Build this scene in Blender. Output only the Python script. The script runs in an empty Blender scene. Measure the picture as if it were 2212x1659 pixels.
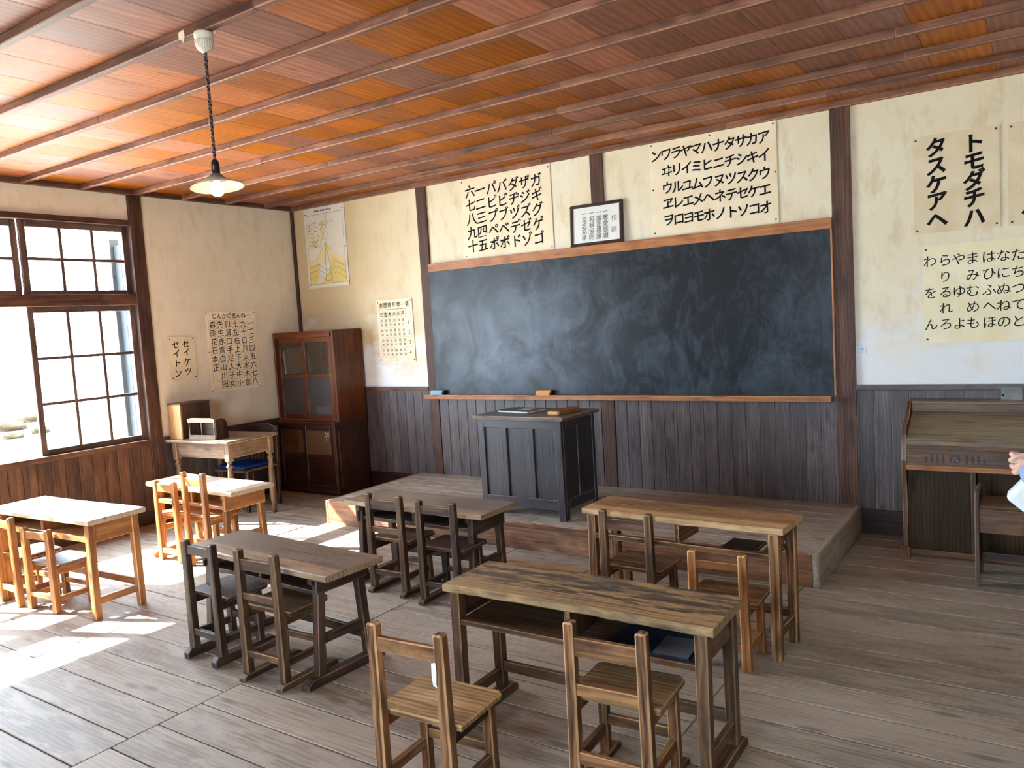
import bpy, bmesh, math, random
from mathutils import Vector, Matrix, Quaternion
random.seed(7)
PI = math.pi
R = math.radians
S = bpy.context.scene
COL = S.collection

# ------------------------------------------------------------------ camera
cam_d = bpy.data.cameras.new('camera')
cam = bpy.data.objects.new('camera', cam_d)
COL.objects.link(cam)
cam_d.sensor_width = 36.0
cam_d.lens = 1706.96 * 36.0 / 2212.0
cam_d.clip_start = 0.05
cam_d.clip_end = 200
cam.location = (6.5355, -5.712, 1.5864)
cam.rotation_euler = (R(85.444), R(3.435), R(33.93))
S.camera = cam

# ------------------------------------------------------------------ world, sun, exposure
world = bpy.data.worlds.new('sky')
S.world = world
world.use_nodes = True
wn = world.node_tree
wn.nodes.clear()
w_out = wn.nodes.new('ShaderNodeOutputWorld')
w_bg = wn.nodes.new('ShaderNodeBackground')
w_bg.inputs['Color'].default_value = (0.66, 0.83, 1.0, 1)
w_bg.inputs['Strength'].default_value = 15.0
wn.links.new(w_bg.outputs[0], w_out.inputs[0])

SUN_DIR = Vector((1.0, 0.41, -1.02)).normalized()
sun_d = bpy.data.lights.new('sun', 'SUN')
sun_d.energy = 38.0
sun_d.angle = R(0.55)
sun_d.color = (1.0, 0.96, 0.90)
sun = bpy.data.objects.new('sun', sun_d)
COL.objects.link(sun)
sun.location = (-6, -6, 9)
sun.rotation_mode = 'QUATERNION'
sun.rotation_quaternion = SUN_DIR.to_track_quat('-Z', 'Y')

def portal(name, loc, rot, sx, sy):                 # guides sky sampling through an opening; gives off nothing itself
    d = bpy.data.lights.new(name, 'AREA')
    d.shape = 'RECTANGLE'; d.size = sx; d.size_y = sy
    d.cycles.is_portal = True
    o = bpy.data.objects.new(name, d)
    COL.objects.link(o)
    o.location = loc; o.rotation_euler = rot

S.view_settings.view_transform = 'Standard'
S.view_settings.look = 'None'
S.view_settings.exposure = 1.3
S.view_settings.gamma = 1.0
S.view_settings.use_curve_mapping = False
S.cycles.use_denoising = True
S.cycles.max_bounces = 10
S.cycles.diffuse_bounces = 7
S.cycles.glossy_bounces = 4
S.cycles.transparent_max_bounces = 12
S.cycles.sample_clamp_indirect = 6.0
S.cycles.caustics_reflective = False
S.cycles.caustics_refractive = False

# ------------------------------------------------------------------ dimensions
ROOM_X, ROOM_Y = 7.23, -9.1
Z_RAIL, Z_CEIL = 2.861, 2.905
Z_WF, Z_SILL = 1.019, 0.7434
P1, P2, P3 = 1.772, 3.59, 5.408
WP = (-1.752, -5.388, -9.02)                        # posts of the window wall

# ------------------------------------------------------------------ materials
def lin(c):
    return tuple(((v/255)/12.92 if v/255 <= .04045 else ((v/255+.055)/1.055)**2.4) for v in c)
def rgba(c): return (*lin(c), 1.0)

class NT:
    def __init__(s, name):
        s.m = bpy.data.materials.new(name); s.m.use_nodes = True
        s.t = s.m.node_tree; s.t.nodes.clear()
        s.out = s.t.nodes.new('ShaderNodeOutputMaterial')
    def n(s, typ, **kw):
        nd = s.t.nodes.new(typ)
        for k, v in kw.items():
            if k.startswith('i_'):
                key = k[2:]
                nd.inputs[int(key) if key.isdigit() else key.replace('_', ' ')].default_value = v
            else: setattr(nd, k, v)
        return nd
    def l(s, a, b): s.t.links.new(a, b)
    def ramp(s, fac, stops, interp='LINEAR'):
        r = s.n('ShaderNodeValToRGB'); r.color_ramp.interpolation = interp
        e = r.color_ramp.elements
        while len(e) < len(stops): e.new(.5)
        for el, (p, c) in zip(e, stops):
            el.position = p
            el.color = c if len(c) == 4 else (*c, 1)
        s.l(fac, r.inputs[0]); return r.outputs[0]
    def mix(s, fac, a, b, mode='MIX'):
        m = s.n('ShaderNodeMix', data_type='RGBA', blend_type=mode)
        for v, i in ((fac, 0), (a, 6), (b, 7)):
            if hasattr(v, 'links') or hasattr(v, 'node'): s.l(v, m.inputs[i])
            else: m.inputs[i].default_value = v
        return m.outputs[2]
    def math(s, op, a, b=0.0, clamp=False):
        m = s.n('ShaderNodeMath', operation=op, use_clamp=clamp)
        for i, v in enumerate((a, b)):
            if hasattr(v, 'node'): s.l(v, m.inputs[i])
            else: m.inputs[i].default_value = v
        return m.outputs[0]
    def scale(s, vec, sc, off=(0, 0, 0)):
        m = s.n('ShaderNodeMapping'); s.l(vec, m.inputs[0])
        m.inputs['Scale'].default_value = sc; m.inputs['Location'].default_value = off
        return m.outputs[0]
    def noise(s, vec, sc=1.0, detail=4, rough=.6, dist=0.0):
        nz = s.n('ShaderNodeTexNoise'); s.l(vec, nz.inputs['Vector'])
        nz.inputs['Scale'].default_value = sc; nz.inputs['Detail'].default_value = detail
        nz.inputs['Roughness'].default_value = rough; nz.inputs['Distortion'].default_value = dist
        return nz.outputs[0]
    def bsdf(s, color, rough=.6, spec=.3, bump=None, bstr=.3, bdist=.002, metal=0.0):
        b = s.n('ShaderNodeBsdfPrincipled')
        for v, k in ((color, 'Base Color'), (rough, 'Roughness'), (spec, 'Specular IOR Level'), (metal, 'Metallic')):
            if hasattr(v, 'node'): s.l(v, b.inputs[k])
            else: b.inputs[k].default_value = v
        if bump is not None:
            bp = s.n('ShaderNodeBump'); bp.inputs['Strength'].default_value = bstr; bp.inputs['Distance'].default_value = bdist
            s.l(bump, bp.inputs['Height']); s.l(bp.outputs[0], b.inputs['Normal'])
        s.l(b.outputs[0], s.out.inputs[0]); return b

def wood(name, dark, mid, light, grime=(40, 32, 27), wear=.45, worn=None, rough=.6, spec=.3, ring=1.0, tonevar=.5, bump=.35, fine=60, pscale=(3.0, 16, 16), pos=0.0, broad=.45, huevar=0.0):
    """wood with grain along the first axis of the stored grain coordinates"""
    t = NT(name)
    at = t.n('ShaderNodeAttribute', attribute_name='gc')
    oi = t.n('ShaderNodeObjectInfo')
    va = t.n('ShaderNodeVectorMath', operation='MULTIPLY_ADD')
    cmb = t.n('ShaderNodeCombineXYZ')
    for i in range(3): t.l(oi.outputs['Random'], cmb.inputs[i])
    t.l(cmb.outputs[0], va.inputs[0]); va.inputs[1].default_value = (31, 17, 23); t.l(at.outputs['Vector'], va.inputs[2])
    g = va.outputs[0]
    f1 = t.noise(t.scale(g, (2.2, fine, fine)), 1, 5, .65, .4)
    f2 = t.noise(t.scale(g, (1.1, 9*ring, 9*ring)), 1, 3, .5, 1.1)
    wv = t.n('ShaderNodeTexWave', wave_type='BANDS', bands_direction='Y')
    t.l(t.scale(g, (.35, 1, 1)), wv.inputs['Vector'])
    wv.inputs['Scale'].default_value = 14*ring; wv.inputs['Distortion'].default_value = 7
    wv.inputs['Detail'].default_value = 2; wv.inputs['Detail Scale'].default_value = .7
    gr = t.math('ADD', t.math('MULTIPLY', f1, .72), t.math('MULTIPLY', wv.outputs['Fac'], .16))
    gr = t.math('ADD', gr, t.math('MULTIPLY', t.math('SUBTRACT', f2, .5), broad))
    c = t.ramp(gr, [(.24, rgba(dark)), (.46, rgba(mid)), (.68, rgba(light))])
    tn = t.n('ShaderNodeAttribute', attribute_name='tone')
    hv = t.n('ShaderNodeHueSaturation'); t.l(c, hv.inputs['Color'])
    t.l(t.math('ADD', t.math('MULTIPLY', tn.outputs['Fac'], tonevar), 1 - tonevar/2), hv.inputs['Value'])
    if huevar:
        fr_ = t.math('FRACT', t.math('MULTIPLY', tn.outputs['Fac'], 7.13))
        t.l(t.math('ADD', t.math('MULTIPLY', fr_, huevar), .5 - huevar*.25), hv.inputs['Hue']); t.l(t.math('ADD', t.math('MULTIPLY', fr_, .45), .68), hv.inputs['Saturation'])
    c = hv.outputs[0]
    p = t.noise(t.scale(g, pscale), 1, 7, .7, .3)
    if worn is not None:
        c = t.mix(t.ramp(p, [(.50 - .1*wear + pos, (0, 0, 0)), (.60 - .1*wear + pos, (1, 1, 1))]), c, rgba(worn))
    p2 = t.noise(t.scale(g, (4.0, 11, 11), (5, 3, 1)), 1, 6, .7, .2)
    gm = t.math('MULTIPLY', t.ramp(p2, [(.50, (0, 0, 0)), (.68, (1, 1, 1))]), wear)
    c = t.mix(gm, c, rgba(grime))
    vo = t.n('ShaderNodeTexVoronoi'); t.l(t.scale(g, (2.6, 9, 9)), vo.inputs['Vector'])
    vo.inputs['Scale'].default_value = 1
    kn = t.ramp(vo.outputs['Distance'], [(.08, (1, 1, 1)), (.19, (0, 0, 0))])
    c = t.mix(t.math('MULTIPLY', kn, .7), c, rgba(grime))
    rr = t.math('ADD', t.math('MULTIPLY', f1, .3), rough - .15)
    t.bsdf(c, rr, spec, gr, bump, .003)
    return t.m

def plain(name, c, rough=.6, spec=.3, metal=0.0):
    t = NT(name)
    tc = t.n('ShaderNodeTexCoord')
    nz = t.noise(tc.outputs['Object'], 14, 4, .6)
    col = t.mix(t.math('MULTIPLY', nz, .25), rgba(c), rgba(tuple(int(v*.8) for v in c)))
    t.bsdf(col, rough, spec, metal=metal)
    return t.m

def pair(name, dark, mid, light, edge, **kw):
    a = wood(name, dark, mid, light, **kw)
    kw2 = dict(kw); kw2['wear'] = .35; kw2['worn'] = None
    b = wood(name + '_edge', mid, edge, edge, **kw2)
    return [a, b]

M = {}
M['honey'] = pair('honey_wood', (108, 66, 34), (150, 98, 54), (176, 124, 74), (196, 150, 98), wear=.45, grime=(70, 46, 30), rough=.42, spec=.4)
M['brown'] = pair('brown_wood', (50, 34, 25), (94, 68, 47), (128, 98, 70), (150, 120, 88), wear=.55, grime=(44, 34, 30), rough=.52)
M['umber'] = pair('dark_wood', (44, 30, 25), (70, 50, 40), (96, 74, 58), (124, 100, 78), wear=.5, grime=(34, 26, 24), rough=.5)
M['worn'] = pair('worn_wood', (44, 28, 19), (120, 82, 51), (178, 134, 88), (190, 150, 106), wear=.6, grime=(50, 42, 38), rough=.6, fine=44, bump=.6)
M['patchy'] = pair('patchy_top', (58, 51, 45), (86, 75, 64), (112, 96, 79), (170, 142, 100), wear=.5, worn=(172, 142, 98), grime=(68, 64, 62), rough=.45, fine=44, bump=.6, pscale=(5, 30, 30), pos=.02)
M['greytop'] = pair('grey_brown_top', (84, 69, 59), (112, 95, 81), (136, 118, 100), (160, 134, 106), wear=.3, grime=(60, 52, 48), rough=.38, spec=.45)
M['paleseat'] = pair('pale_seat', (100, 72, 44), (164, 130, 88), (198, 166, 122), (196, 166, 124), wear=.4, grime=(74, 58, 46), rough=.55, fine=44, bump=.5)
M['paletop'] = pair('pale_top', (104, 74, 46), (162, 124, 82), (190, 152, 106), (200, 164, 118), wear=.5, grime=(66, 52, 44), rough=.55, bump=.5)
M['suntop'] = pair('sunlit_top', (140, 118, 98), (176, 156, 134), (200, 182, 160), (206, 182, 150), wear=.3, grime=(110, 100, 96), rough=.32, spec=.5)  # sun's brightness on the two window desks put into the top colour
M['floor'] = [wood('floor_boards', (128, 116, 103), (160, 147, 132), (180, 168, 153), wear=.35, grime=(112, 99, 86), worn=(168, 156, 142), rough=.55, spec=.16, tonevar=.5, ring=1.0, fine=75, bump=.25, broad=.25)]
M['stage'] = [wood('stage_boards', (126, 115, 102), (172, 160, 145), (196, 185, 169), wear=.36, grime=(84, 74, 66), rough=.55, tonevar=.3, ring=.8)]
M['stagefront'] = pair('stage_front', (86, 56, 40), (138, 98, 70), (166, 126, 92), (176, 146, 112), wear=.7, grime=(66, 56, 56), rough=.55)
M['ceil'] = [wood('ceiling_boards', (130, 62, 22), (154, 80, 32), (176, 102, 48), wear=.4, grime=(104, 76, 56), rough=.55, tonevar=.55, ring=.5, bump=.15, spec=.2, fine=45, broad=.3, huevar=.018)]
M['batten'] = pair('ceiling_batten', (88, 58, 46), (126, 86, 68), (154, 112, 90), (164, 122, 98), wear=.45, grime=(74, 52, 44))
M['post'] = pair('post_wood', (52, 34, 27), (82, 54, 42), (106, 74, 58), (116, 84, 66), wear=.5, grime=(46, 34, 30), rough=.55)
M['wains'] = pair('wainscot_wood', (66, 56, 55), (82, 71, 69), (104, 91, 89), (80, 69, 66), wear=.6, worn=None, grime=(46, 39, 39), rough=.42, tonevar=.5, spec=.4)
M['wainsleft'] = pair('wainscot_brown', (56, 36, 25), (90, 60, 42), (118, 84, 58), (90, 62, 46), wear=.4, grime=(52, 38, 30), rough=.5, tonevar=.4)
M['trimwood'] = pair('board_trim', (112, 66, 36), (160, 102, 60), (186, 128, 82), (190, 136, 90), wear=.25, grime=(96, 60, 36), rough=.45)
M['cab'] = pair('cabinet_wood', (58, 26, 11), (92, 46, 20), (114, 62, 30), (112, 70, 46), wear=.2, grime=(50, 26, 14), rough=.36, spec=.3, ring=.6)
M['cabdark'] = pair('cabinet_dark', (32, 16, 11), (52, 25, 16), (66, 34, 22), (78, 48, 36), wear=.25, grime=(38, 20, 15), rough=.35, spec=.5, ring=.6)
M['podium'] = pair('podium_wood', (27, 26, 30), (40, 39, 45), (54, 52, 59), (120, 104, 94), wear=.25, grime=(34, 30, 31), rough=.38, spec=.65, tonevar=.2)
M['podtop'] = pair('podium_top', (74, 62, 54), (104, 90, 78), (128, 112, 98), (176, 156, 134), wear=.4, grime=(60, 52, 46), rough=.4)
M['organ'] = pair('organ_wood', (66, 42, 27), (104, 70, 45), (132, 95, 62), (142, 106, 70), wear=.4, grime=(52, 36, 28), rough=.4, spec=.4)
M['organlid'] = pair('organ_lid', (92, 78, 62), (118, 102, 82), (136, 120, 98), (126, 100, 74), wear=.3, grime=(92, 76, 60), rough=.45)
M['tdesk'] = pair('teacher_desk_wood', (88, 66, 50), (128, 102, 80), (152, 126, 100), (170, 146, 118), wear=.4, grime=(80, 60, 48), rough=.45)
M['box'] = pair('tan_box', (150, 104, 62), (186, 138, 88), (204, 158, 108), (150, 110, 74), wear=.1, grime=(120, 84, 54), rough=.5)
M['boxdark'] = pair('box_side', (58, 40, 32), (82, 60, 48), (100, 76, 60), (110, 84, 64), wear=.2, rough=.45)
M['sash'] = pair('sash_wood', (60, 44, 40), (90, 70, 62), (112, 90, 80), (120, 98, 86), wear=.4, grime=(58, 46, 44), rough=.5)
M['outwood'] = pair('outside_wood', (24, 28, 33), (36, 41, 48), (50, 56, 64), (56, 62, 70), wear=.2, grime=(28, 30, 34))
M['kneewood'] = pair('knee_panel', (38, 26, 13), (54, 38, 20), (66, 48, 27), (74, 54, 34), wear=.2, grime=(34, 24, 15), rough=.5, spec=.15)
M['block'] = pair('block_wood', (96, 58, 32), (140, 90, 54), (166, 116, 72), (180, 134, 90), wear=.3)

def plaster(name, base, stain, patch, lowwhite):
    t = NT(name)
    g = t.n('ShaderNodeNewGeometry').outputs['Position']
    n1 = t.noise(g, 1.7, 6, .62, .3)
    n2 = t.noise(t.scale(g, (3, 3, 1.2)), 2.6, 6, .7)
    c = t.mix(t.ramp(n1, [(.44, (0, 0, 0)), (.62, (1, 1, 1))]), rgba(base), rgba(patch))
    c = t.mix(t.math('MULTIPLY', t.ramp(n2, [(.50, (0, 0, 0)), (.70, (1, 1, 1))]), .75), c, rgba(stain))
    if lowwhite:                                    # patches of newer, whiter limewash low on the wall
        sx = t.n('ShaderNodeSeparateXYZ'); t.l(g, sx.inputs[0])
        hz = t.math('SUBTRACT', 1.75, sx.outputs[2])
        n3 = t.noise(t.scale(g, (1.6, 1, 3.4)), 1.5, 5, .65)
        k = t.math('ADD', t.math('MULTIPLY', hz, .55), n3)
        # the end by the corner, yellowed with age and darkened against the window light
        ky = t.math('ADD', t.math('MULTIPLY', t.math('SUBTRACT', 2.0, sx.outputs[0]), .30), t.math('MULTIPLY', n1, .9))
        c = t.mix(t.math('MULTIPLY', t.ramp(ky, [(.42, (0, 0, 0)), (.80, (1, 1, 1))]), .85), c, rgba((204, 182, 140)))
        c = t.mix(t.ramp(k, [(.60, (0, 0, 0)), (.86, (1, 1, 1))]), c, rgba(lowwhite))
    t.bsdf(c, .85, .15, n2, .12, .004)
    return t.m
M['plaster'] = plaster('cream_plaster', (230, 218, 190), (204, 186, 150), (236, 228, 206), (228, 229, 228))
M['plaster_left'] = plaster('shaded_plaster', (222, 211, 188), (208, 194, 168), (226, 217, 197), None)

def chalk():
    t = NT('chalkboard_slate')
    g = t.n('ShaderNodeTexCoord').outputs['Object']
    a = t.noise(t.scale(g, (1.5, 1, 1.3)), 1.6, 7, .66, 1.0)
    b = t.noise(t.scale(g, (5, 1, 2.2)), 1.9, 7, .66, 1.6)
    sm = t.ramp(t.math('ADD', t.math('MULTIPLY', a, .6), t.math('MULTIPLY', b, .4)), [(.46, (0, 0, 0)), (.76, (1, 1, 1))])
    # window reflection painted as a bluish cloud left of the middle, with chalk dust
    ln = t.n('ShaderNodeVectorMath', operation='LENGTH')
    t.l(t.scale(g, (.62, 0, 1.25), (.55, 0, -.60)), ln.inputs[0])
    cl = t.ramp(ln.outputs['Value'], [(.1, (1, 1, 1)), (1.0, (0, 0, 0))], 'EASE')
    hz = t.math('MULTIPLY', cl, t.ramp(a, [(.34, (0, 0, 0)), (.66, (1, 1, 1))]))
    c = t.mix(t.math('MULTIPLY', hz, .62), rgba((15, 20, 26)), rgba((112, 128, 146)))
    c = t.mix(t.math('MULTIPLY', sm, .34), c, rgba((112, 126, 140)))
    t.bsdf(c, t.math('ADD', t.math('MULTIPLY', b, .3), .26), .27)
    return t.m
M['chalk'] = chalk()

def paper(name, base, stain, cr=.35):
    t = NT(name)
    g = t.n('ShaderNodeTexCoord').outputs['Object']
    a = t.noise(g, 3.2, 5, .6, .4)
    b = t.noise(t.scale(g, (9, 9, 4)), 1, 5, .7, .6)
    c = t.mix(t.ramp(a, [(.42, (0, 0, 0)), (.66, (1, 1, 1))]), rgba(base), rgba(stain))
    t.bsdf(c, .8, .15, b, cr, .008)
    return t.m
M['paper'] = paper('poster_paper', (242, 228, 200), (232, 214, 180))
M['paper2'] = paper('poster_paper_grey', (228, 212, 182), (214, 196, 162))
M['paper3'] = paper('poster_paper_hiragana', (240, 230, 196), (230, 216, 176), .5)
M['whitepaper'] = paper('white_paper', (236, 236, 230), (226, 226, 222), .15)
M['ink'] = plain('black_ink', (26, 24, 26), .75, .1)
M['inkgrey'] = plain('grey_ink', (84, 80, 78), .8, .1)
M['line'] = plain('pencil_line', (176, 160, 124), .8, .1)
M['pin'] = plain('pin_metal', (58, 46, 38), .4, .5)
M['yellow'] = plain('print_yellow', (234, 216, 138), .8, .1)
M['yellow2'] = plain('print_pale_yellow', (236, 226, 184), .8, .1)
M['inset'] = plain('print_grey', (150, 142, 120), .8, .1)
M['sheetgrey'] = plain('print_sheet', (236, 231, 216), .8, .1)
M['porcelain'] = plain('white_porcelain', (226, 220, 204), .3, .5)
M['black'] = plain('black_bakelite', (28, 27, 30), .35, .5)
M['cordw'] = plain('cord_light', (120, 96, 92), .8, .1)
M['grey'] = plain('grey_metal', (120, 118, 112), .45, .5)
M['shade'] = plain('enamel_shade', (232, 222, 200), .3, .5)
M['framebrown'] = plain('carved_frame', (62, 46, 38), .45, .4)
M['blue'] = plain('blue_cushion', (30, 58, 132), .9, .1)
M['erblue'] = plain('eraser_blue', (130, 168, 186), .6, .2)
M['erblack'] = plain('eraser_felt', (22, 24, 30), .95, .05)
M['eror'] = plain('eraser_wood', (206, 142, 78), .6, .2)
M['coverdark'] = plain('book_cover', (70, 82, 92), .5, .3)
M['coverlabel'] = plain('book_label', (168, 186, 198), .6, .2)
M['coverpages'] = plain('book_pages', (206, 204, 192), .8, .1)
M['navy'] = plain('navy_cover', (26, 50, 78), .35, .4)
M['photo'] = plain('cover_picture', (128, 130, 140), .35, .4)
M['sticker'] = plain('sticker_white', (214, 230, 240), .4, .3)
M['wifi'] = plain('sticker_blue', (70, 150, 214), .4, .3)
M['brass'] = plain('brass', (150, 124, 74), .35, .5, .8)
M['iron'] = plain('iron', (60, 58, 58), .5, .5, .8)
M['ground'] = plain('gravel_ground', (206, 200, 188), .95, .05)
M['rock'] = plain('rock', (42, 35, 24), .95, .05)
M['skin'] = plain('skin', (226, 182, 158), .5, .3)
M['hair'] = plain('hair', (34, 28, 26), .5, .3)
M['shirt'] = plain('light_blue_cloth', (150, 176, 220), .9, .1)
M['trouser'] = plain('dark_cloth', (52, 54, 66), .9, .1)
M['bag'] = plain('white_leather', (232, 240, 240), .5, .3)
M['roof'] = plain('roof_underside', (90, 76, 66), .9, .1)
M['frost_white'] = plain('stack_white', (206, 196, 190), .8, .1)
M['folder'] = plain('folder_tan', (150, 132, 104), .8, .1)
M['folderb'] = plain('folder_grey', (120, 128, 132), .8, .1)

def emission(name, c, k):
    t = NT(name)
    e = t.n('ShaderNodeEmission'); e.inputs[0].default_value = rgba(c); e.inputs[1].default_value = k
    t.l(e.outputs[0], t.out.inputs[0]); return t.m
M['bulb'] = emission('lit_bulb', (255, 226, 176), 3)

def glass(name, rough, base=None, tint=(1, 1, 1), f0=.05):
    t = NT(name)
    lw = t.n('ShaderNodeLayerWeight'); lw.inputs[0].default_value = .5
    fr = t.math('ADD', t.math('MULTIPLY', t.math('POWER', lw.outputs['Facing'], 5.0), .9), .04, True)
    tr = t.n('ShaderNodeBsdfTransparent'); tr.inputs[0].default_value = (*tint, 1)
    gl = t.n('ShaderNodeBsdfGlossy'); gl.inputs['Roughness'].default_value = rough
    mx = t.n('ShaderNodeMixShader')
    t.l(fr, mx.inputs[0]); t.l(tr.outputs[0], mx.inputs[1]); t.l(gl.outputs[0], mx.inputs[2])
    last = mx.outputs[0]
    if base is not None:                            # frosted: part of the light is scattered on the surface
        di = t.n('ShaderNodeBsdfDiffuse'); di.inputs[0].default_value = rgba(base)
        m2 = t.n('ShaderNodeMixShader'); m2.inputs[0].default_value = f0
        t.l(last, m2.inputs[1]); t.l(di.outputs[0], m2.inputs[2]); last = m2.outputs[0]
    t.l(last, t.out.inputs[0]); return t.m
M['glass'] = glass('window_glass', .02)
M['cabglass'] = glass('cabinet_glass', .05, (120, 110, 100), (.9, .88, .84), .12)
M['frost'] = glass('frosted_glass', .4, (86, 79, 76), (.85, .82, .8), .45)
M['frostbrown'] = glass('brown_frosted_glass', .4, (104, 76, 54), (.7, .6, .5), .7)
M['acrylic'] = glass('clear_acrylic', .05, (200, 205, 205), (.95, .97, .97), .12)

# ------------------------------------------------------------------ mesh helpers
def new():
    bm = bmesh.new()
    bm.verts.layers.float_vector.new('gc')
    bm.verts.layers.float.new('tone')
    return bm

AX = {'x': (0, 1, 2), 'y': (1, 0, 2), 'z': (2, 0, 1)}
def grain(bm, vs, ax, tone=None):
    gl = bm.verts.layers.float_vector['gc']; tl = bm.verts.layers.float['tone']
    off = Vector((random.uniform(0, 40), random.uniform(0, 9), random.uniform(0, 9)))
    tn = random.random() if tone is None else tone
    a, b, c = AX[ax]
    for v in vs:
        v[gl] = Vector((v.co[a], v.co[b], v.co[c])) + off
        v[tl] = tn

def merge(bm, tmp):
    """copy a finished piece into bm; bm itself never loses a vertex, so its order stays true"""
    tmp.verts.index_update()
    g0, t0 = tmp.verts.layers.float_vector['gc'], tmp.verts.layers.float['tone']
    g1, t1 = bm.verts.layers.float_vector['gc'], bm.verts.layers.float['tone']
    nv = []
    for v in tmp.verts:
        w = bm.verts.new(v.co); w[g1] = v[g0]; w[t1] = v[t0]; nv.append(w)
    for f in tmp.faces:
        g = bm.faces.new([nv[v.index] for v in f.verts]); g.material_index = f.material_index; g.smooth = f.smooth
    tmp.free()
    return nv

def box(bm, x0, x1, y0, y1, z0, z1, ax=None, bev=.003, mat=None, tone=None, seg=1):
    tmp = new()
    bmesh.ops.create_cube(tmp, size=1.0)
    for v in tmp.verts:
        v.co = Vector((x0 if v.co.x < 0 else x1, y0 if v.co.y < 0 else y1, z0 if v.co.z < 0 else z1))
    dims = (abs(x1-x0), abs(y1-y0), abs(z1-z0))
    if bev:
        bev = min(bev, min(dims)*.3)
        rb = bmesh.ops.bevel(tmp, geom=tmp.edges[:], offset=bev, segments=seg, profile=.5, affect='EDGES')
        for f in rb['faces']: f.material_index = 1
    if ax is None: ax = 'xyz'[dims.index(max(dims))]
    grain(tmp, tmp.verts, ax, tone)
    if mat is not None:
        for v in tmp.verts: v.co = mat @ v.co
    return merge(bm, tmp)

def frame_between(p0, p1, xdir=(1, 0, 0)):
    p0 = Vector(p0); p1 = Vector(p1)
    z = (p1-p0).normalized(); x = Vector(xdir); x = (x - z*x.dot(z)).normalized(); y = z.cross(x)
    m = Matrix((x, y, z)).transposed().to_4x4(); m.translation = p0
    return m, (p1-p0).length

def beam(bm, p0, p1, wx, wy, bev=.003, xdir=(1, 0, 0), wx1=None, wy1=None):
    m, L = frame_between(p0, p1, xdir)
    vs = box(bm, -wx/2, wx/2, -wy/2, wy/2, 0, L, 'z', bev)
    if wx1 is not None:
        for v in vs:
            k = v.co.z/L
            v.co.x *= 1+(wx1/wx-1)*k
            v.co.y *= 1+((wy1 or wy)/wy-1)*k
    for v in vs: v.co = m @ v.co
    return vs

def lathe(bm, prof, seg=20, mat=None, cap=True, smooth=True):
    n0 = len(bm.verts); rings = []
    for (r, z) in prof:
        rings.append([bm.verts.new((r*math.cos(2*PI*i/seg), r*math.sin(2*PI*i/seg), z)) for i in range(seg)])
    for a, b in zip(rings, rings[1:]):
        for i in range(seg):
            f = bm.faces.new((a[i], a[(i+1) % seg], b[(i+1) % seg], b[i])); f.smooth = smooth
    if cap:
        try: bm.faces.new(rings[0][::-1])
        except ValueError: pass
        try: bm.faces.new(rings[-1])
        except ValueError: pass
    bm.verts.ensure_lookup_table(); vs = bm.verts[n0:]
    grain(bm, vs, 'z')
    if mat is not None:
        for v in vs: v.co = mat @ v.co
    return vs

def tube(bm, pts, r, seg=8, rad=None):
    n0 = len(bm.verts); rings = []; pts = [Vector(p) for p in pts]
    for i, p in enumerate(pts):
        d = (pts[min(i+1, len(pts)-1)]-pts[max(i-1, 0)]).normalized()
        up = Vector((0, 0, 1)) if abs(d.z) < .9 else Vector((1, 0, 0))
        x = d.cross(up).normalized(); y = d.cross(x)
        rr = rad[i] if rad else r
        rings.append([bm.verts.new(p + x*rr*math.cos(2*PI*k/seg) + y*rr*math.sin(2*PI*k/seg)) for k in range(seg)])
    for a, b in zip(rings, rings[1:]):
        for k in range(seg):
            f = bm.faces.new((a[k], a[(k+1) % seg], b[(k+1) % seg], b[k])); f.smooth = True
    bm.faces.new(rings[0][::-1]); bm.faces.new(rings[-1])
    bm.verts.ensure_lookup_table(); grain(bm, bm.verts[n0:], 'z')

def prism(bm, poly, axis, a0, a1, ax='x', bev=0):
    """closed polygon of (u, v) pairs pushed along an axis; u,v are the two remaining axes in order"""
    tmp = new()
    def co(u, v, a):
        return {'x': (a, u, v), 'y': (u, a, v), 'z': (u, v, a)}[axis]
    A = [tmp.verts.new(co(u, v, a0)) for u, v in poly]; B = [tmp.verts.new(co(u, v, a1)) for u, v in poly]
    n = len(poly); fs = [tmp.faces.new(A), tmp.faces.new(B[::-1])]
    for i in range(n): fs.append(tmp.faces.new((A[i], B[i], B[(i+1) % n], A[(i+1) % n])))
    if bev:
        es = list({e for f in fs[:2] for e in f.edges})
        rb = bmesh.ops.bevel(tmp, geom=es, offset=bev, segments=1, profile=.5, affect='EDGES')
        for f in rb['faces']: f.material_index = 1
    bmesh.ops.recalc_face_normals(tmp, faces=tmp.faces[:])
    grain(tmp, tmp.verts, ax)
    return merge(bm, tmp)

def obj(name, bm, mats, parent=None, **props):
    me = bpy.data.meshes.new(name)
    bm.to_mesh(me); bm.free()
    if not isinstance(mats, (list, tuple)): mats = [mats, mats]
    for m in (list(mats)*2)[:max(2, len(mats))]: me.materials.append(m)
    o = bpy.data.objects.new(name, me); COL.objects.link(o)
    if parent is not None: o.parent = parent
    for k, v in props.items(): o[k] = v
    return o

def thing(name, label, cat, loc=(0, 0, 0), rz=0.0, group=None):
    o = bpy.data.objects.new(name, None); COL.objects.link(o)
    o.empty_display_size = .1
    o.location = loc; o.rotation_euler = (0, 0, rz)
    o['label'] = label; o['category'] = cat
    if group: o['group'] = group
    return o
def struct(name, bm, mats, label, cat):
    return obj(name, bm, mats, kind='structure', label=label, category=cat)
def one(name, mats, parent, *a, **k):               # a part that is a single box
    bm = new(); box(bm, *a, **k); return obj(name, bm, mats, parent)

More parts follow.
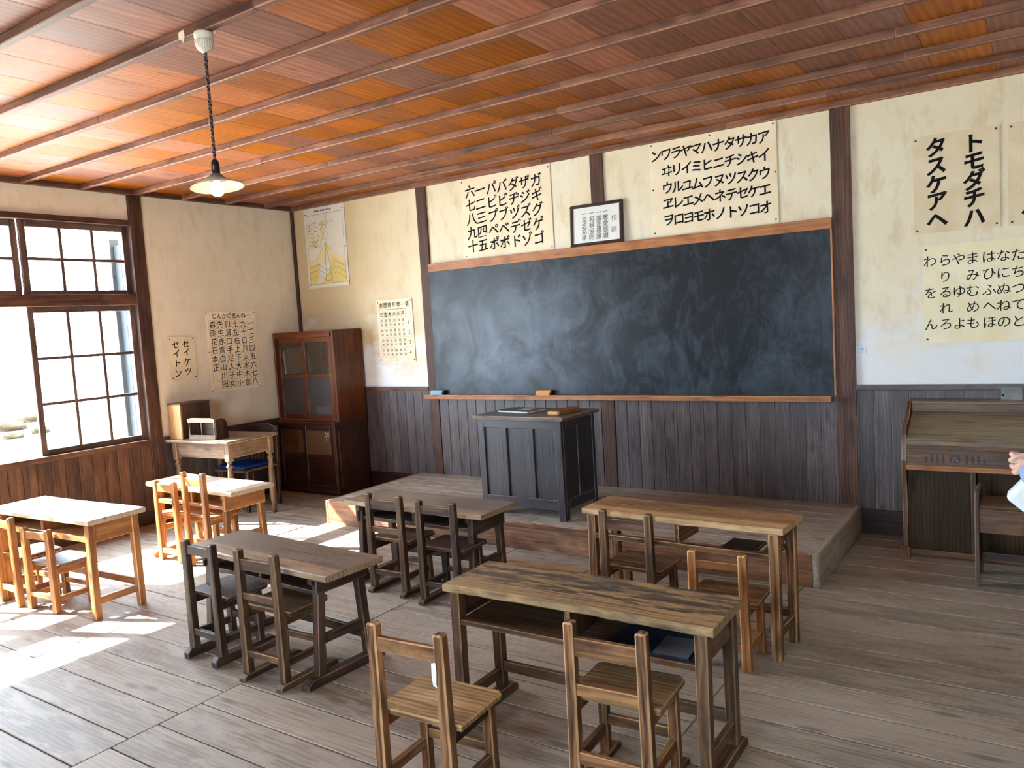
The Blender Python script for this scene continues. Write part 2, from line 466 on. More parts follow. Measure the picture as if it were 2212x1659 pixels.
# ------------------------------------------------------------------ room: floor, ceiling
bm = new()
for x0, x1, pitch, off in ((0, 3.455, .226, .015), (3.455, 5.395, .205, .06), (5.395, ROOM_X, .205, .13)):
    y = pitch - off
    while y > ROOM_Y - .2:
        e0 = 0 if x0 == 0 else random.uniform(-.035, .035)
        box(bm, x0 + .002, x1 - .002, y - pitch + .0042, min(y - .0025, .01), -.03, random.uniform(-.0012, 0), 'x', .0025)
        y -= pitch
struct('floor', bm, M['floor'], 'worn grey-brown wooden floorboards of the classroom', 'floor')
bm = new(); box(bm, -.1, ROOM_X+.1, ROOM_Y-.1, .1, -.16, -.035, bev=0)
struct('trim_1', bm, M['cabdark'], 'dark joist bed under the floorboards', 'trim')
bm = new()
box(bm, 3.56, 4.14, -1.605, -1.475, 0.0, .0035, 'x', .001, tone=1.0)
obj('board_strip', bm, M['paletop'], label='pale thin board strip patched into the floor before the platform', category='floorboard')

bm = new()
B0, BP = -.3683, .4568                              # ceiling battens
xs = 0.0
while xs < ROOM_X:
    w = .30
    k = 0; y = 0.02
    st = random.choice((1, 2, 3))
    while y > ROOM_Y:
        L = BP*(st if y > 0 else 4)
        y2 = (B0 - BP*(st-1)) if y > 0 else y - BP*4
        box(bm, xs + .0008, min(xs+w, ROOM_X) - .0008, max(y2, ROOM_Y), y, Z_CEIL, Z_CEIL+.012, 'y', .001)
        y = y2
    xs += w
struct('ceiling', bm, M['ceil'], 'orange-brown boarded ceiling', 'ceiling')
nb = 0
tn = 2
y = B0
while y > ROOM_Y + .1:
    bm = new()
    x0 = .03
    for x1 in (random.uniform(1.6, 2.4), random.uniform(3.3, 4.4), random.uniform(5.4, 6.2), ROOM_X-.02):
        dz = random.uniform(-.002, .003)
        box(bm, x0, x1 - .001, y-.019, y+.019, Z_RAIL+.0 + dz, Z_CEIL, 'x', .004)
        x0 = x1
    struct('trim_%d' % tn, bm, M['batten'], 'reddish wooden ceiling batten, number %d counted from the blackboard wall' % (nb+1), 'ceiling batten')
    y -= BP; nb += 1; tn += 1

# ------------------------------------------------------------------ walls
def wallstruct(name, boxes, mats, label, cat='wall', bev=0):
    bm = new()
    for b in boxes: box(bm, *b, bev=bev)
    return struct(name, bm, mats, label, cat)
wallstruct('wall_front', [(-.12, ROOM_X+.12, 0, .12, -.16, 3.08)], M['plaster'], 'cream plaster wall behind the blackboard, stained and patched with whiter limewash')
left = [(-.12, 0, WP[0]+.03, .0, -.16, 3.08)]
left += [(-.12, 0, ROOM_Y, WP[0]+.03, -.16, Z_SILL-.03), (-.12, 0, ROOM_Y, WP[0]+.03, 2.643, 3.08)]
left += [(-.12, 0, ROOM_Y, WP[1]+.03, -.1, 3.0)]
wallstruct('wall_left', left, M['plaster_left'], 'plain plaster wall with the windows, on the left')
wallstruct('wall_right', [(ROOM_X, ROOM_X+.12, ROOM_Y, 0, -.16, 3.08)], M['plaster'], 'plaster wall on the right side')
BW = (4.3, 6.7)  # opening for the added back window
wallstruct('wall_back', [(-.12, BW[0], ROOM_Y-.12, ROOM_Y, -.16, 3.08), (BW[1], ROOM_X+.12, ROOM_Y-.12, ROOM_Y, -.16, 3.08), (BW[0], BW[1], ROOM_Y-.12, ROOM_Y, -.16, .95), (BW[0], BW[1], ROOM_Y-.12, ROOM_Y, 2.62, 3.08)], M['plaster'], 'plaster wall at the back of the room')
wallstruct('roof', [(-.60, ROOM_X+.6, ROOM_Y-.6, .6, 3.09, 3.2)], M['roof'], 'roof slab and eaves over the room', 'roof')

def T(label, cat, mats, *boxes, bev=.003):
    global tn
    bm = new()
    for b in boxes: box(bm, *b[:6], *(b[6:]), bev=bev)
    o = struct('trim_%d' % tn, bm, mats, label, cat); tn += 1
    return o
# cornices and posts
T('brown cornice along the top of the blackboard wall', 'cornice', M['batten'], (0, 2.2, -.035, 0, Z_RAIL, Z_CEIL), (2.2, 3.1, -.035, 0, Z_RAIL, Z_CEIL), (3.1, 4.65, -.035, 0, Z_RAIL, Z_CEIL), (4.65, ROOM_X, -.035, 0, Z_RAIL, Z_CEIL))
T('dark cornice along the top of the window wall', 'cornice', M['post'], (0, .04, ROOM_Y, 0, Z_RAIL, Z_CEIL))
T('cornice along the right wall', 'cornice', M['post'], (ROOM_X-.04, ROOM_X, ROOM_Y, -.04, Z_RAIL, Z_CEIL))
T('thin dark corner post behind the glazed cabinet', 'post', M['post'], (0, .03, -.03, 0, 0, Z_RAIL))
T('dark brown wall post left of the blackboard', 'post', M['post'], (P1-.056, P1+.056, -.022, .0, 0, Z_RAIL))
T('brown wall post rising above the middle of the blackboard', 'post', M['post'], (P2-.056, P2+.056, -.02, .0, 0, Z_RAIL))
T('broad dark brown wall post right of the blackboard', 'post', M['post'], (P3-.062, P3+.062, -.026, .0, 0, Z_RAIL))
T('dark post between the window and the plaster panel', 'post', M['post'], (-.11, .022, WP[0]-.058, WP[0]+.062, 0, Z_RAIL))
T('dark post at the rear end of the window', 'post', M['post'], (-.11, .022, WP[1]-.058, WP[1]+.058, 0, Z_RAIL))
T('dark post near the back of the window wall', 'post', M['post'], (-.11, .022, WP[2]-.058, WP[2]+.058, 0, Z_RAIL))

# wainscot, blackboard wall
def boards_x(x0, x1, z0, z1, step=.106, y0=-.013, y1=-.001):
    out = []; x = x0
    while x < x1 - .01:
        out.append((x+.0018, min(x+step, x1)-.0018, y0, y1, z0, z1, 'z')); x += step
    return out
def panel(label, mats, boxes):
    return T(label, 'wainscot', mats, *boxes, bev=.0015)
panel('dark vertical wainscot boards between the cabinet corner and the left post', M['wains'], boards_x(.03, P1-.058, .17, Z_WF-.035))
panel('dark vertical wainscot boards under the left half of the blackboard', M['wains'], boards_x(P1+.058, P2-.058, .17, .96))
panel('dark vertical wainscot boards under the right half of the blackboard', M['wains'], boards_x(P2+.058, P3-.064, .17, .96))
panel('dark scuffed wainscot boards behind the reed organ', M['wains'], boards_x(P3+.064, ROOM_X, .17, Z_WF-.035))
T('dark baseboard along the blackboard wall', 'baseboard', M['cabdark'], (0, ROOM_X, -.018, 0, 0, .17))
T('dark rail capping the wainscot left of the blackboard', 'rail', M['wainsleft'], (.03, P1-.056, -.03, 0, Z_WF-.036, Z_WF))
T('dark rail capping the wainscot right of the blackboard', 'rail', M['wains'], (P3+.062, ROOM_X, -.03, 0, Z_WF-.036, Z_WF))
# wainscot, window wall
def boards_y(y0, y1, z0, z1, step=.107):
    out = []; y = y0
    while y < y1 - .01:
        out.append((.001, .012, y+.0018, min(y+step, y1)-.0018, z0, z1, 'z')); y += step
    return out
panel('brown wainscot boards behind the teacher\'s desk', M['wains'], boards_y(WP[0]+.062, -.03, .12, Z_SILL-.04))
panel('brown vertical wainscot boards under the near window', M['wainsleft'], boards_y(WP[1]+.058, WP[0]-.058, .12, Z_SILL-.045))
panel('brown vertical wainscot boards along the rear of the window wall', M['wainsleft'], boards_y(WP[2]+.058, WP[1]-.058, .12, Z_SILL-.045))
T('dark baseboard along the window wall', 'baseboard', M['cabdark'], (0, .018, ROOM_Y, -.02, 0, .12))
T('rail capping the wainscot behind the teacher\'s desk', 'rail', M['wains'], (0, .028, WP[0]+.062, -.03, Z_SILL-.04, Z_SILL))
# right wall and back wall, plain
panel('dark wainscot boards along the right wall', M['wains'], [(ROOM_X-.012, ROOM_X, y, y+.296, .1, .98, 'z') for y in [ROOM_Y + .3*i for i in range(30)]])
panel('dark wainscot boards along the back wall', M['wains'], [(x, x+.296, ROOM_Y, ROOM_Y+.012, .1, .98, 'z') for x in [.3*i for i in range(24)]])

# ------------------------------------------------------------------ windows
ZT0, ZT1, ZH0, ZH1 = 1.920, 2.0144, 2.5944, 2.6427
def sash(root, ya, yb, z0, z1, x, ncol, nrow, st=.046, top=.046, bot=.046):
    f = new()
    t = .013
    box(f, x-t, x+t, ya, ya+st, z0, z1, 'z'); box(f, x-t, x+t, yb-st, yb, z0, z1, 'z')
    box(f, x-t, x+t, ya+st, yb-st, z0, z0+bot, 'y'); box(f, x-t, x+t, ya+st, yb-st, z1-top, z1, 'y')
    fo = obj('sash_frame', f, M['sash'], root)
    ia, ib, iz0, iz1 = ya+st, yb-st, z0+bot, z1-top
    m = new()
    for i in range(1, ncol):
        y = ia + (ib-ia)*i/ncol; box(m, x-.011, x+.011, y-.0125, y+.0125, iz0, iz1, 'z', .002)
    for j in range(1, nrow):
        z = iz0 + (iz1-iz0)*j/nrow; box(m, x-.009, x+.009, ia, ib, z-.012, z+.012, 'y', .002)
    obj('muntins', m, M['sash'], fo)
    g = new(); box(g, x-.0015, x+.0015, ia-.004, ib+.004, iz0-.004, iz1+.004, bev=0)
    obj('pane', g, M['glass'], fo)
def window(n, y1, y0, label, lower):
    root = bpy.data.objects.new('window_%d' % n, None); COL.objects.link(root)
    root['kind'] = 'structure'; root['label'] = label; root['category'] = 'window'
    f = new()
    box(f, -.118, .03, y0, y1, Z_SILL-.045, Z_SILL, 'y'); obj('window_sill', f, M['wainsleft'], root)
    f = new(); box(f, -.118, .028, y0, y1, ZH0, ZH1, 'y'); obj('header', f, M['post'], root)
    f = new(); box(f, -.118, .02, y0, y1, ZT0, ZT1, 'y'); obj('transom', f, M['post'], root)
    w = (y1-y0)/4
    for k in range(4):
        sash(root, y1-w*(k+1), y1-w*k, ZT1, ZH0, -.04 if k % 2 == 0 else -.075, 3, 2, .05, .05, .036)
    for k, x in lower:
        sash(root, y1-w*(k+1), y1-w*k, Z_SILL, ZT0, x, 3, 3)
    portal('window_portal', (-.13, (y0+y1)/2, (Z_SILL+ZH0)/2), (0, R(-90), 0), ZH0-Z_SILL, y1-y0)
window(1, WP[0]-.06, WP[1]+.058, 'timber sash window with one lower sash slid open, left of the pupils\' desks', ((0, -.04), (2, -.075), (2, -.04), (3, -.04)))
def added_window(n, label):  # unseen window added to let fill light in from the back
    root = bpy.data.objects.new('window_%d' % n, None); COL.objects.link(root)
    root['kind'] = 'structure'; root['label'] = label; root['category'] = 'window'
    f = new(); y = ROOM_Y - .06
    box(f, BW[0], BW[1], y-.06, y+.07, .95, .99, 'x'); box(f, BW[0], BW[1], y-.06, y+.07, 2.58, 2.62, 'x')
    for i in range(4):
        x = BW[0] + (BW[1]-BW[0])*i/3
        box(f, max(BW[0], x-.035), min(BW[1], x+.035), y-.02, y+.02, .99, 2.58, 'z')
    for z in (1.38, 1.78, 2.18): box(f, BW[0], BW[1], y-.01, y+.01, z-.012, z+.012, 'x')
    obj('sash_frame', f, M['sash'], root)
    g = new(); box(g, BW[0], BW[1], y-.0015, y+.0015, .99, 2.58, bev=0); obj('pane', g, M['glass'], root)
    portal('window_portal', ((BW[0]+BW[1])/2, ROOM_Y-.13, 1.785), (R(90), 0, 0), BW[1]-BW[0], 1.6)
added_window(2, 'added glazed sashes, unseen behind the camera, for fill light')

# ------------------------------------------------------------------ outside
bm = new(); box(bm, -60, 12, -40, 40, -.6, -.35, bev=0)
struct('ground', bm, M['ground'], 'pale sunlit ground outside the window', 'ground')
bm = new()
for i in range(6): box(bm, -1.05+.11*i, -.945+.11*i, -1.36, -1.34, -.2, 2.55, 'z')
box(bm, -1.12, -1.05, -1.4, -1.3, -.35, 2.62, 'z'); box(bm, -.40, -.34, -1.4, -1.3, -.35, 2.62, 'z')
obj('shutter_box', bm, M['outwood'], label='weathered grey wooden shutter housing outside the right end of the window', category='shutter housing')
def rock(x, y, s, sq, lab):
    bm = bmesh.new(); bmesh.ops.create_icosphere(bm, subdivisions=3, radius=s)
    rd = random.Random(int(x*100))
    ph = [rd.uniform(0, 6) for _ in range(6)]
    for v in bm.verts:
        n = v.co.normalized()
        k = 1 + .16*math.sin(3*n.x+ph[0])*math.cos(4*n.y+ph[1]) + .1*math.sin(7*n.z+ph[2]+5*n.x)
        v.co = Vector((v.co.x*k*1.3, v.co.y*k, max(v.co.z*k*sq, -s*.25)))
    o = obj('rock', bm, M['rock']); o.location = (x, y, -.35+s*.2)
    o['label'] = lab; o['category'] = 'rock'
rock(-14.6, 3.3, .34, .5, 'long rounded rock outside, the largest beyond the open sash')
rock(-12.6, 2.5, .20, .5, 'small flat rock nearest the open sash outside')
rock(-12.9, 3.25, .18, .6, 'small rock beside the sash stile outside')
rock(-16.4, 4.6, .30, .5, 'rock furthest up the slope outside the open sash')

# ------------------------------------------------------------------ teaching platform
PX0, PX1, PYF, PZ = 1.547, 5.486, -1.247, .193
pl = thing('teaching_platform', 'low wooden teaching platform with worn plank top in front of the blackboard', 'platform', (0, 0, 0))
bm = new(); y = -.024; wdt = (abs(PYF)-.024-.02)/8
for i in range(8):
    xb = random.uniform(3.0, 4.2)
    box(bm, PX0+.03, xb-.001, y-wdt+.002, y, PZ-.026, PZ-random.uniform(0, .001), 'x', .002)
    box(bm, xb+.001, PX1-.03, y-wdt+.002, y, PZ-.026, PZ-random.uniform(0, .001), 'x', .002)
    y -= wdt
obj('plank_top', bm, M['stage'], pl)
one('front_board', M['stagefront'], pl, PX0+.03, PX1-.04, PYF, PYF+.022, .0, PZ-.002, 'x', .004)
one('side_board', M['stagefront'], pl, PX0, PX0+.03, PYF, -.024, .0, PZ, 'y', .006)
one('side_board', M['stage'], pl, PX1-.04, PX1, PYF, -.024, .0, PZ+.002, 'y', .006)

# ------------------------------------------------------------------ blackboard
bb = thing('blackboard', 'wide black slate blackboard smeared with chalk, in a brown wooden trim', 'blackboard', (3.58, 0, .95))
bx0, bx1 = 1.8237-3.58, 5.3364-3.58
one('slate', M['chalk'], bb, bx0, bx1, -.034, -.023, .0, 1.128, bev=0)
one('top_trim', M['trimwood'], bb, 1.836-3.58, 5.347-3.58, -.055, -.024, 1.1275, 1.2, 'x')
one('side_trim', M['trimwood'], bb, bx1, bx1+.012, -.045, -.027, .0, 1.127, 'z', .002)
bm = new()
box(bm, 1.725-3.58, 5.325-3.58, -.105, -.024, -.04, -.008, 'x'); box(bm, 1.725-3.58, 5.325-3.58, -.107, -.100, -.008, .0, 'x', .002)
obj('chalk_tray', bm, M['trimwood'], bb)

def eraser(x, label, m):
    t = thing('blackboard_eraser', label, 'eraser', (x, -.072, .942), 0, 'erasers on the chalk tray')
    bm = new(); prism(bm, [(-.078, 0), (.062, 0), (.082, .05), (-.058, .05)], 'y', -.022, .006, 'x', .004); obj('back', bm, m, t)
    bm = new(); prism(bm, [(-.076, .001), (.076, .001), (.094, .046), (-.058, .046)], 'y', .006, .028, 'x', .003); obj('felt', bm, M['erblack'], t)
eraser(1.86, 'pale blue blackboard eraser at the left end of the chalk tray', M['erblue'])
eraser(3.02, 'orange-tan blackboard eraser near the middle of the chalk tray', M['eror'])

# ------------------------------------------------------------------ writing
_c = bpy.data.curves.new('glyph', 'FONT'); _o = bpy.data.objects.new('glyph', _c); COL.objects.link(_o)
_c.resolution_u = 3
_cache = {}
def glyph(ch, bold):
    k = (ch, bold)
    if k not in _cache:
        _c.body = ch; _c.offset = bold
        bpy.context.view_layer.update()
        dg = bpy.context.evaluated_depsgraph_get()
        me = bpy.data.meshes.new_from_object(_o.evaluated_get(dg))
        vs = [(v.co.x, v.co.y) for v in me.vertices]; fs = [tuple(p.vertices) for p in me.polygons]
        bpy.data.meshes.remove(me)
        _cache[k] = (vs, fs)
    return _cache[k]
def und(x, z, amp):
    return -amp*(math.sin(9*x+3*z+1.3)*math.cos(5*z-2*x)+.5*math.sin(17*x-11*z)) - amp*1.2
def put(bm, ch, x, z, size, bold=.012, shear=.10, amp=0.0, off=-.0016, wide=1.0, flipz=1):
    vs, fs = glyph(ch, bold)
    cx, cy = .51, .375
    if ch in 'ABCDEFGHIJKLMNOPQRSTUVWXYZ0123456789':
        xs = [v[0] for v in vs]; cx = (min(xs)+max(xs))/2; cy = .36
    nv = []
    for (a, b) in vs:
        u = (a-cx)*size*wide; v = (b-cy)*size + u*shear
        nv.append(bm.verts.new((x+u, und(x+u, z+v, amp)+off, z+v)))
    for f in fs:
        try: bm.faces.new([nv[i] for i in f])
        except ValueError: pass
def strip(bm, x0, x1, z0, z1, amp=0.0, off=-.0013, n=1):
    for i in range(n):
        a, b = x0+(x1-x0)*i/n, x0+(x1-x0)*(i+1)/n
        p = [(a, z0), (b, z0), (b, z1), (a, z1)]
        bm.faces.new([bm.verts.new((u, und(u, v, amp)+off, v)) for u, v in p])
def poly(bm, pts, amp=0, off=-.001):
    bm.faces.new([bm.verts.new((u, und(u, v, amp)+off, v)) for u, v in pts])
def seg(bm, a, b, w, amp=0, off=-.0014):
    a = Vector(a); b = Vector(b); d = (b-a).normalized(); n = Vector((-d.y, d.x))*w/2
    poly(bm, [a-n, b-n, b+n, a+n], amp, off)
def pline(bm, pts, w, amp=0, off=-.0014):
    for a, b in zip(pts, pts[1:]): seg(bm, a, b, w, amp, off)

def poster(label, wall, c0, c1, z0, z1, mat, amp=.0018, pins='corners', group=None, cat='poster', name='wall_poster'):
    cx, cz = (c0+c1)/2, (z0+z1)/2; w, h = c1-c0, z1-z0
    loc, rz = ((cx, -.0065, cz), 0) if wall == 'f' else ((.0065, cx, cz), PI/2)
    t = thing(name, label, cat, loc, rz, group)
    bm = new(); nx, nz = 16, 16
    fr, bk_ = ([[bm.verts.new((-w/2+w*i/nx, und(-w/2+w*i/nx, -h/2+h*j/nz, amp) + d, -h/2+h*j/nz)) for i in range(nx+1)] for j in range(nz+1)] for d in (0, .0007))
    for j in range(nz):
        for i in range(nx):
            f = bm.faces.new((fr[j][i], fr[j][i+1], fr[j+1][i+1], fr[j+1][i])); f.smooth = True
            f = bm.faces.new((bk_[j][i], bk_[j+1][i], bk_[j+1][i+1], bk_[j][i+1])); f.smooth = True
    ring = lambda g: [g[0][i] for i in range(nx)] + [g[j][nx] for j in range(nz)] + [g[nz][i] for i in range(nx, 0, -1)] + [g[j][0] for j in range(nz, 0, -1)]
    ra, rb_ = ring(fr), ring(bk_)
    for i in range(len(ra)):
        k = (i+1) % len(ra); bm.faces.new((ra[k], ra[i], rb_[i], rb_[k]))
    for e in bm.edges:
        if len({f.smooth for f in e.link_faces}) > 1: e.smooth = False
    obj('sheet', bm, mat, t)
    if pins == 'corners':
        pins = [(-w/2+.018, h/2-.022), (w/2-.018, h/2-.022), (-w/2+.018, -h/2+.022), (w/2-.018, -h/2+.022)]
    for (px, pz) in pins or ():
        bm = new()
        lathe(bm, [(.0005, .004), (.004, .0035), (.0065, .001), (.0065, 0), (.002, -.0005)], 10, Matrix.Translation((px, und(px, pz, amp)-.001, pz)) @ Matrix.Rotation(PI/2, 4, 'X'))
        obj('pin', bm, M['pin'], t)
    return t, cx, cz, amp

def write(p, items, mat='ink', bold=.012, shear=.1, wide=1.0, nm='writing'):
    t, cx, cz, amp = p
    bm = new()
    for ch, x, z, s in items: put(bm, ch, x-cx, z-cz, s, bold, shear, amp, wide=wide)
    return obj(nm, bm, M[mat], t)

rows5 = lambda a, b: [a+(b-a)*i/4 for i in range(5)]
# katakana with voiced sounds and numerals
pA = poster('cream poster of voiced katakana with the numerals one to ten, left above the blackboard', 'f', 2.232, 3.162, 2.162, 2.855, M['paper'])
cols = [2.335, 2.444, 2.566, 2.679, 2.797, 2.905, 3.023]
txt = ['六七八九十', '一二三四五', 'パピプペポ', 'バビブベボ', 'ダヂヅデド', 'ザジズゼゾ', 'ガギグゲゴ']
write(pA, [(ch, x, z, .114) for x, s in zip(cols, txt) for ch, z in zip(s, rows5(2.744, 2.267))], bold=.016, shear=.13)
# big katakana syllabary
pK = poster('large cream poster of the plain katakana syllabary, right above the blackboard', 'f', 4.044, 4.993, 2.162, 2.86, M['paper'],
            pins=[(-.455, .33), (0, .33), (.455, .33), (-.455, 0), (.46, 0), (-.455, -.325), (.455, -.325)])
cols = [4.1, 4.18, 4.26, 4.338, 4.415, 4.496, 4.582, 4.666, 4.747, 4.826, 4.906]
txt = ['ンワラヤマハナタサカア', '　ヰリイミヒニチシキイ', '　ウルユムフヌツスクウ', '　ヱレエメヘネテセケエ', '　ヲロヨモホノトソコオ']
write(pK, [(ch, x, z, .095) for s, z in zip(txt, (2.763, 2.638, 2.514, 2.4, 2.276)) for ch, x in zip(s, cols) if ch != '　'], bold=.022, shear=.13)
# help your friends
pT = poster('tan poster with two bold columns of brush katakana right of the broad post', 'f', 5.838, 6.308, 1.98, 2.588, M['paper2'])
write(pT, [(ch, 5.97, z, .122) for ch, z in zip('タスケアヘ', (2.512, 2.398, 2.285, 2.18, 2.062))] + [(ch, 6.174, z, .122) for ch, z in zip('トモダチハ', (2.504, 2.394, 2.28, 2.174, 2.055))], bold=.034, shear=.16)
pN = poster('tan katakana poster cut by the right edge of the photo, beside the bold one', 'f', 6.35, 6.82, 1.978, 2.585, M['paper2'])
write(pN, [(ch, 6.475, z, .122) for ch, z in zip('ヘ', (2.07,))], bold=.034, shear=.16)
# hiragana
pH = poster('wide yellowish poster of the thin hiragana syllabary above the reed organ', 'f', 5.886, 6.80, 1.285, 1.902, M['paper3'], .0026, pins=[(-.44, .285), (.44, .285), (-.44, -.285), (.44, -.285)])
hc = [5.926, 6.01, 6.085, 6.159, 6.246, 6.322, 6.398, 6.475, 6.55, 6.63]
ht = ['わ　を　ん', 'らりるれろ', 'や　ゆ　よ', 'まみむめも', 'はひふへほ', 'なにぬねの', 'たちつてと', 'さしすせそ', 'かきくけこ', 'あいうえお']
write(pH, [(ch, x, z, .080) for x, s in zip(hc, ht) for ch, z in zip(s, (1.805, 1.702, 1.604, 1.504, 1.404)) if ch != '　'], bold=.0, shear=.1)
# left wall
pS = poster('small tan poster with two columns of katakana beside the window post', 'l', -1.55, -1.283, 1.231, 1.627, M['paper2'])
write(pS, [(ch, -1.477, z, .078) for ch, z in zip('セイトン', (1.556, 1.474, 1.39, 1.296))] + [(ch, -1.376, z, .078) for ch, z in zip('セイケツ', (1.557, 1.481, 1.395, 1.305))], bold=.016, shear=.13)
pJ = poster('tan poster with a ruled grid of first-year kanji above the teacher\'s desk', 'l', -1.15, -.582, 1.085, 1.841, M['paper'], pins=[(-.27, .365), (0, .365), (.27, .365), (-.27, 0), (-.27, -.365), (.27, -.365)])
kc = [-1.077, -.995, -.908, -.822, -.733, -.648]; kz = [1.721-.0815*i for i in range(8)]
kt = ['森先目土九一', '雨生耳左十二', '花赤口右日三', '石青手上月四', '本白足下火五', '正山人大水六', '　川子中木七', '　田女小金八']
write(pJ, [(ch, x, z, .074) for s, z in zip(kt, kz) for ch, x in zip(s, kc) if ch != '　'], bold=.004, shear=.1)
write(pJ, [(ch, -1.051+.0547*i, 1.80, .056) for i, ch in enumerate('じんかの生んね一')], bold=.012, shear=.08, nm='title_writing')
bm = new()
for i in range(7): strip(bm, -1.119+.0855*i+.866-.0012, -1.119+.0855*i+.866+.0012, 1.11-1.463, 1.762-1.463, .0018)
for j in range(9): strip(bm, -1.119+.866, -.606+.866, 1.762-.0815*j-1.463-.0012, 1.762-.0815*j-1.463+.0012, .0018, n=8)
obj('ruled_grid', bm, M['line'], pJ[0])
# timetable
pM = poster('cream school timetable with numbered rows, between the cabinet and the blackboard', 'f', 1.115, 1.572, 1.26, 1.862, M['paper'], pins=[(-.21, .28), (.21, .28), (-.21, -.28), (0, -.285), (.21, -.28)])
dx = [1.174+.0558*i for i in range(6)]
write(pM, [(ch, 1.178+.0555*i, 1.81, .056) for i, ch in enumerate('割間時年學一第')], bold=.006, shear=.05, wide=.85)
write(pM, [(ch, x, 1.724, .050) for ch, x in zip('土金木水火月', dx)], bold=.008, shear=.05)
tt = [['修身', '唱歌', '読本', '図画', '算術', '書方'], ['唱歌', '読本', '唱歌', '算術', '読本', '修身'], ['読本', '算術', '体操', '読本', '唱歌', '読本'], ['手工', '書方', '算術', '唱歌', '算術', '体操']]
it = []
for j, rw in enumerate(tt):
    for x, w2 in zip(dx, rw):
        it += [(w2[0], x-.002, 1.662-.096*j, .032), (w2[1], x, 1.622-.096*j, .032)]
write(pM, it, 'inkgrey', bold=-.004, shear=.05, nm='lesson_writing')
write(pM, [(ch, 1.517, z, .052) for ch, z in zip('1234', (1.635, 1.545, 1.447, 1.351))], 'inkgrey', bold=0, shear=0, nm='row_numbers')
bm = new()
for x in [1.147+.0558*i for i in range(7)]+[1.545]: strip(bm, x-1.3435-.0008, x-1.3435+.0008, 1.29-1.561, 1.768-1.561, .0018)
for z in (1.768, 1.69, 1.594, 1.498, 1.402, 1.306): strip(bm, 1.147-1.3435, 1.545-1.3435, z-1.561-.0008, z-1.561+.0008, .0018, n=8)
obj('ruled_grid', bm, M['line'], pM[0])
bm = new(); strip(bm, 1.147-1.3435, 1.545-1.3435, 1.7675-1.561, 1.7705-1.561, .0018, n=8); obj('title_rule', bm, M['ink'], pM[0])
# volcano cross-section chart
pV = poster('faded chart of an erupting volcano in cross-section, high in the corner left of the blackboard', 'f', .187, .772, 2.045, 2.855, M['sheetgrey'], pins=[(-.27, .35), (.27, .36), (-.27, 0), (.28, -.02), (-.27, -.37), (.275, -.37)])
am = .0018; V = pV[0]
bm = new(); poly(bm, [(-.262, -.368), (.262, -.368), (.262, -.12), (.14, -.115), (.085, -.03), (.05, .0), (-.005, .055), (-.06, .0), (-.1, -.06), (-.15, -.12), (-.262, -.13)], am, -.0012); obj('printed_mountain', bm, M['yellow'], V)
bm = new(); poly(bm, [(-.262, -.14), (-.14, -.128), (-.005, .04), (.10, -.06), (.262, -.12), (.262, -.19), (.12, -.11), (-.005, -.17), (-.12, -.15), (-.262, -.19)], am, -.0016); obj('printed_layer', bm, M['yellow2'], V)
bm = new()
pline(bm, [(-.262, -.368), (-.262, .335), (.262, .335), (.262, -.368), (-.262, -.368)], .0025, am, -.0022)
for d in (0, .05, .11): pline(bm, [(-.262, -.20-d), (-.12, -.17-d), (-.02, -.23-d), (.03, -.23-d), (.12, -.15-d), (.262, -.22-d)], .0025, am, -.0024)
pline(bm, [(-.03, -.36), (-.012, -.1), (-.005, .05)], .003, am, -.0024); pline(bm, [(.06, -.36), (.03, -.1), (.0, .05)], .003, am, -.0024)
pline(bm, [(-.005, .06), (-.05, .17), (-.04, .24), (.02, .26), (.06, .235), (.05, .14), (.0, .06)], .002, am, -.0024)
pline(bm, [(.05, .235), (.10, .26), (.14, .23)], .002, am, -.0024)
pline(bm, [(.03, .335), (.03, .22), (-.09, .0)], .0025, am, -.0024)
for i in range(11): strip(bm, -.13+.022*i, -.117+.022*i, .362, .378, am, -.0022)
obj('printed_lines', bm, M['inkgrey'], V)
bm = new()
poly(bm, [(-.258, .0), (-.10, .005), (.02, .2), (.02, .27), (-.258, .27)], am, -.0012); obj('printed_inset', bm, M['yellow2'], V)
bm = new()
rd = random.Random(3)
for i in range(70):
    z = .012+.24*rd.random(); x = -.25+rd.random()*(.12+.5*max(z-.02, 0))
    if x > .01: continue
    a = rd.uniform(-.6, .9); L = rd.uniform(.012, .05)
    seg(bm, (x, z), (x+L*math.cos(a), z+L*math.sin(a)), rd.uniform(.002, .006), am, -.0022)
obj('printed_inset_lines', bm, M['inset'], V)
# small sticker
t = thing('wifi_sticker', 'small pale blue wireless signal sticker on the plaster right of the post', 'sticker', (5.511, -.004, 1.252))
one('sticker_sheet', M['sticker'], t, -.023, .023, -.001, .0035, -.025, .025, bev=0)
bm = new()
for r0, r1 in ((.003, .0062), (.0095, .013), (.0162, .0197)):
    n = 8
    for i in range(n):
        a0 = R(45+90*i/n); a1 = R(45+90*(i+1)/n)
        poly(bm, [(r0*math.cos(a0), -.007+r0*math.sin(a0)), (r1*math.cos(a0), -.007+r1*math.sin(a0)), (r1*math.cos(a1), -.007+r1*math.sin(a1)), (r0*math.cos(a1), -.007+r0*math.sin(a1))], 0, -.0016)
for i, ch in enumerate('Wi-Fi'): put(bm, ch, -.012+.006*i, -.018, .011, 0, 0, 0, -.0016)
obj('signal_mark', bm, M['wifi'], t)

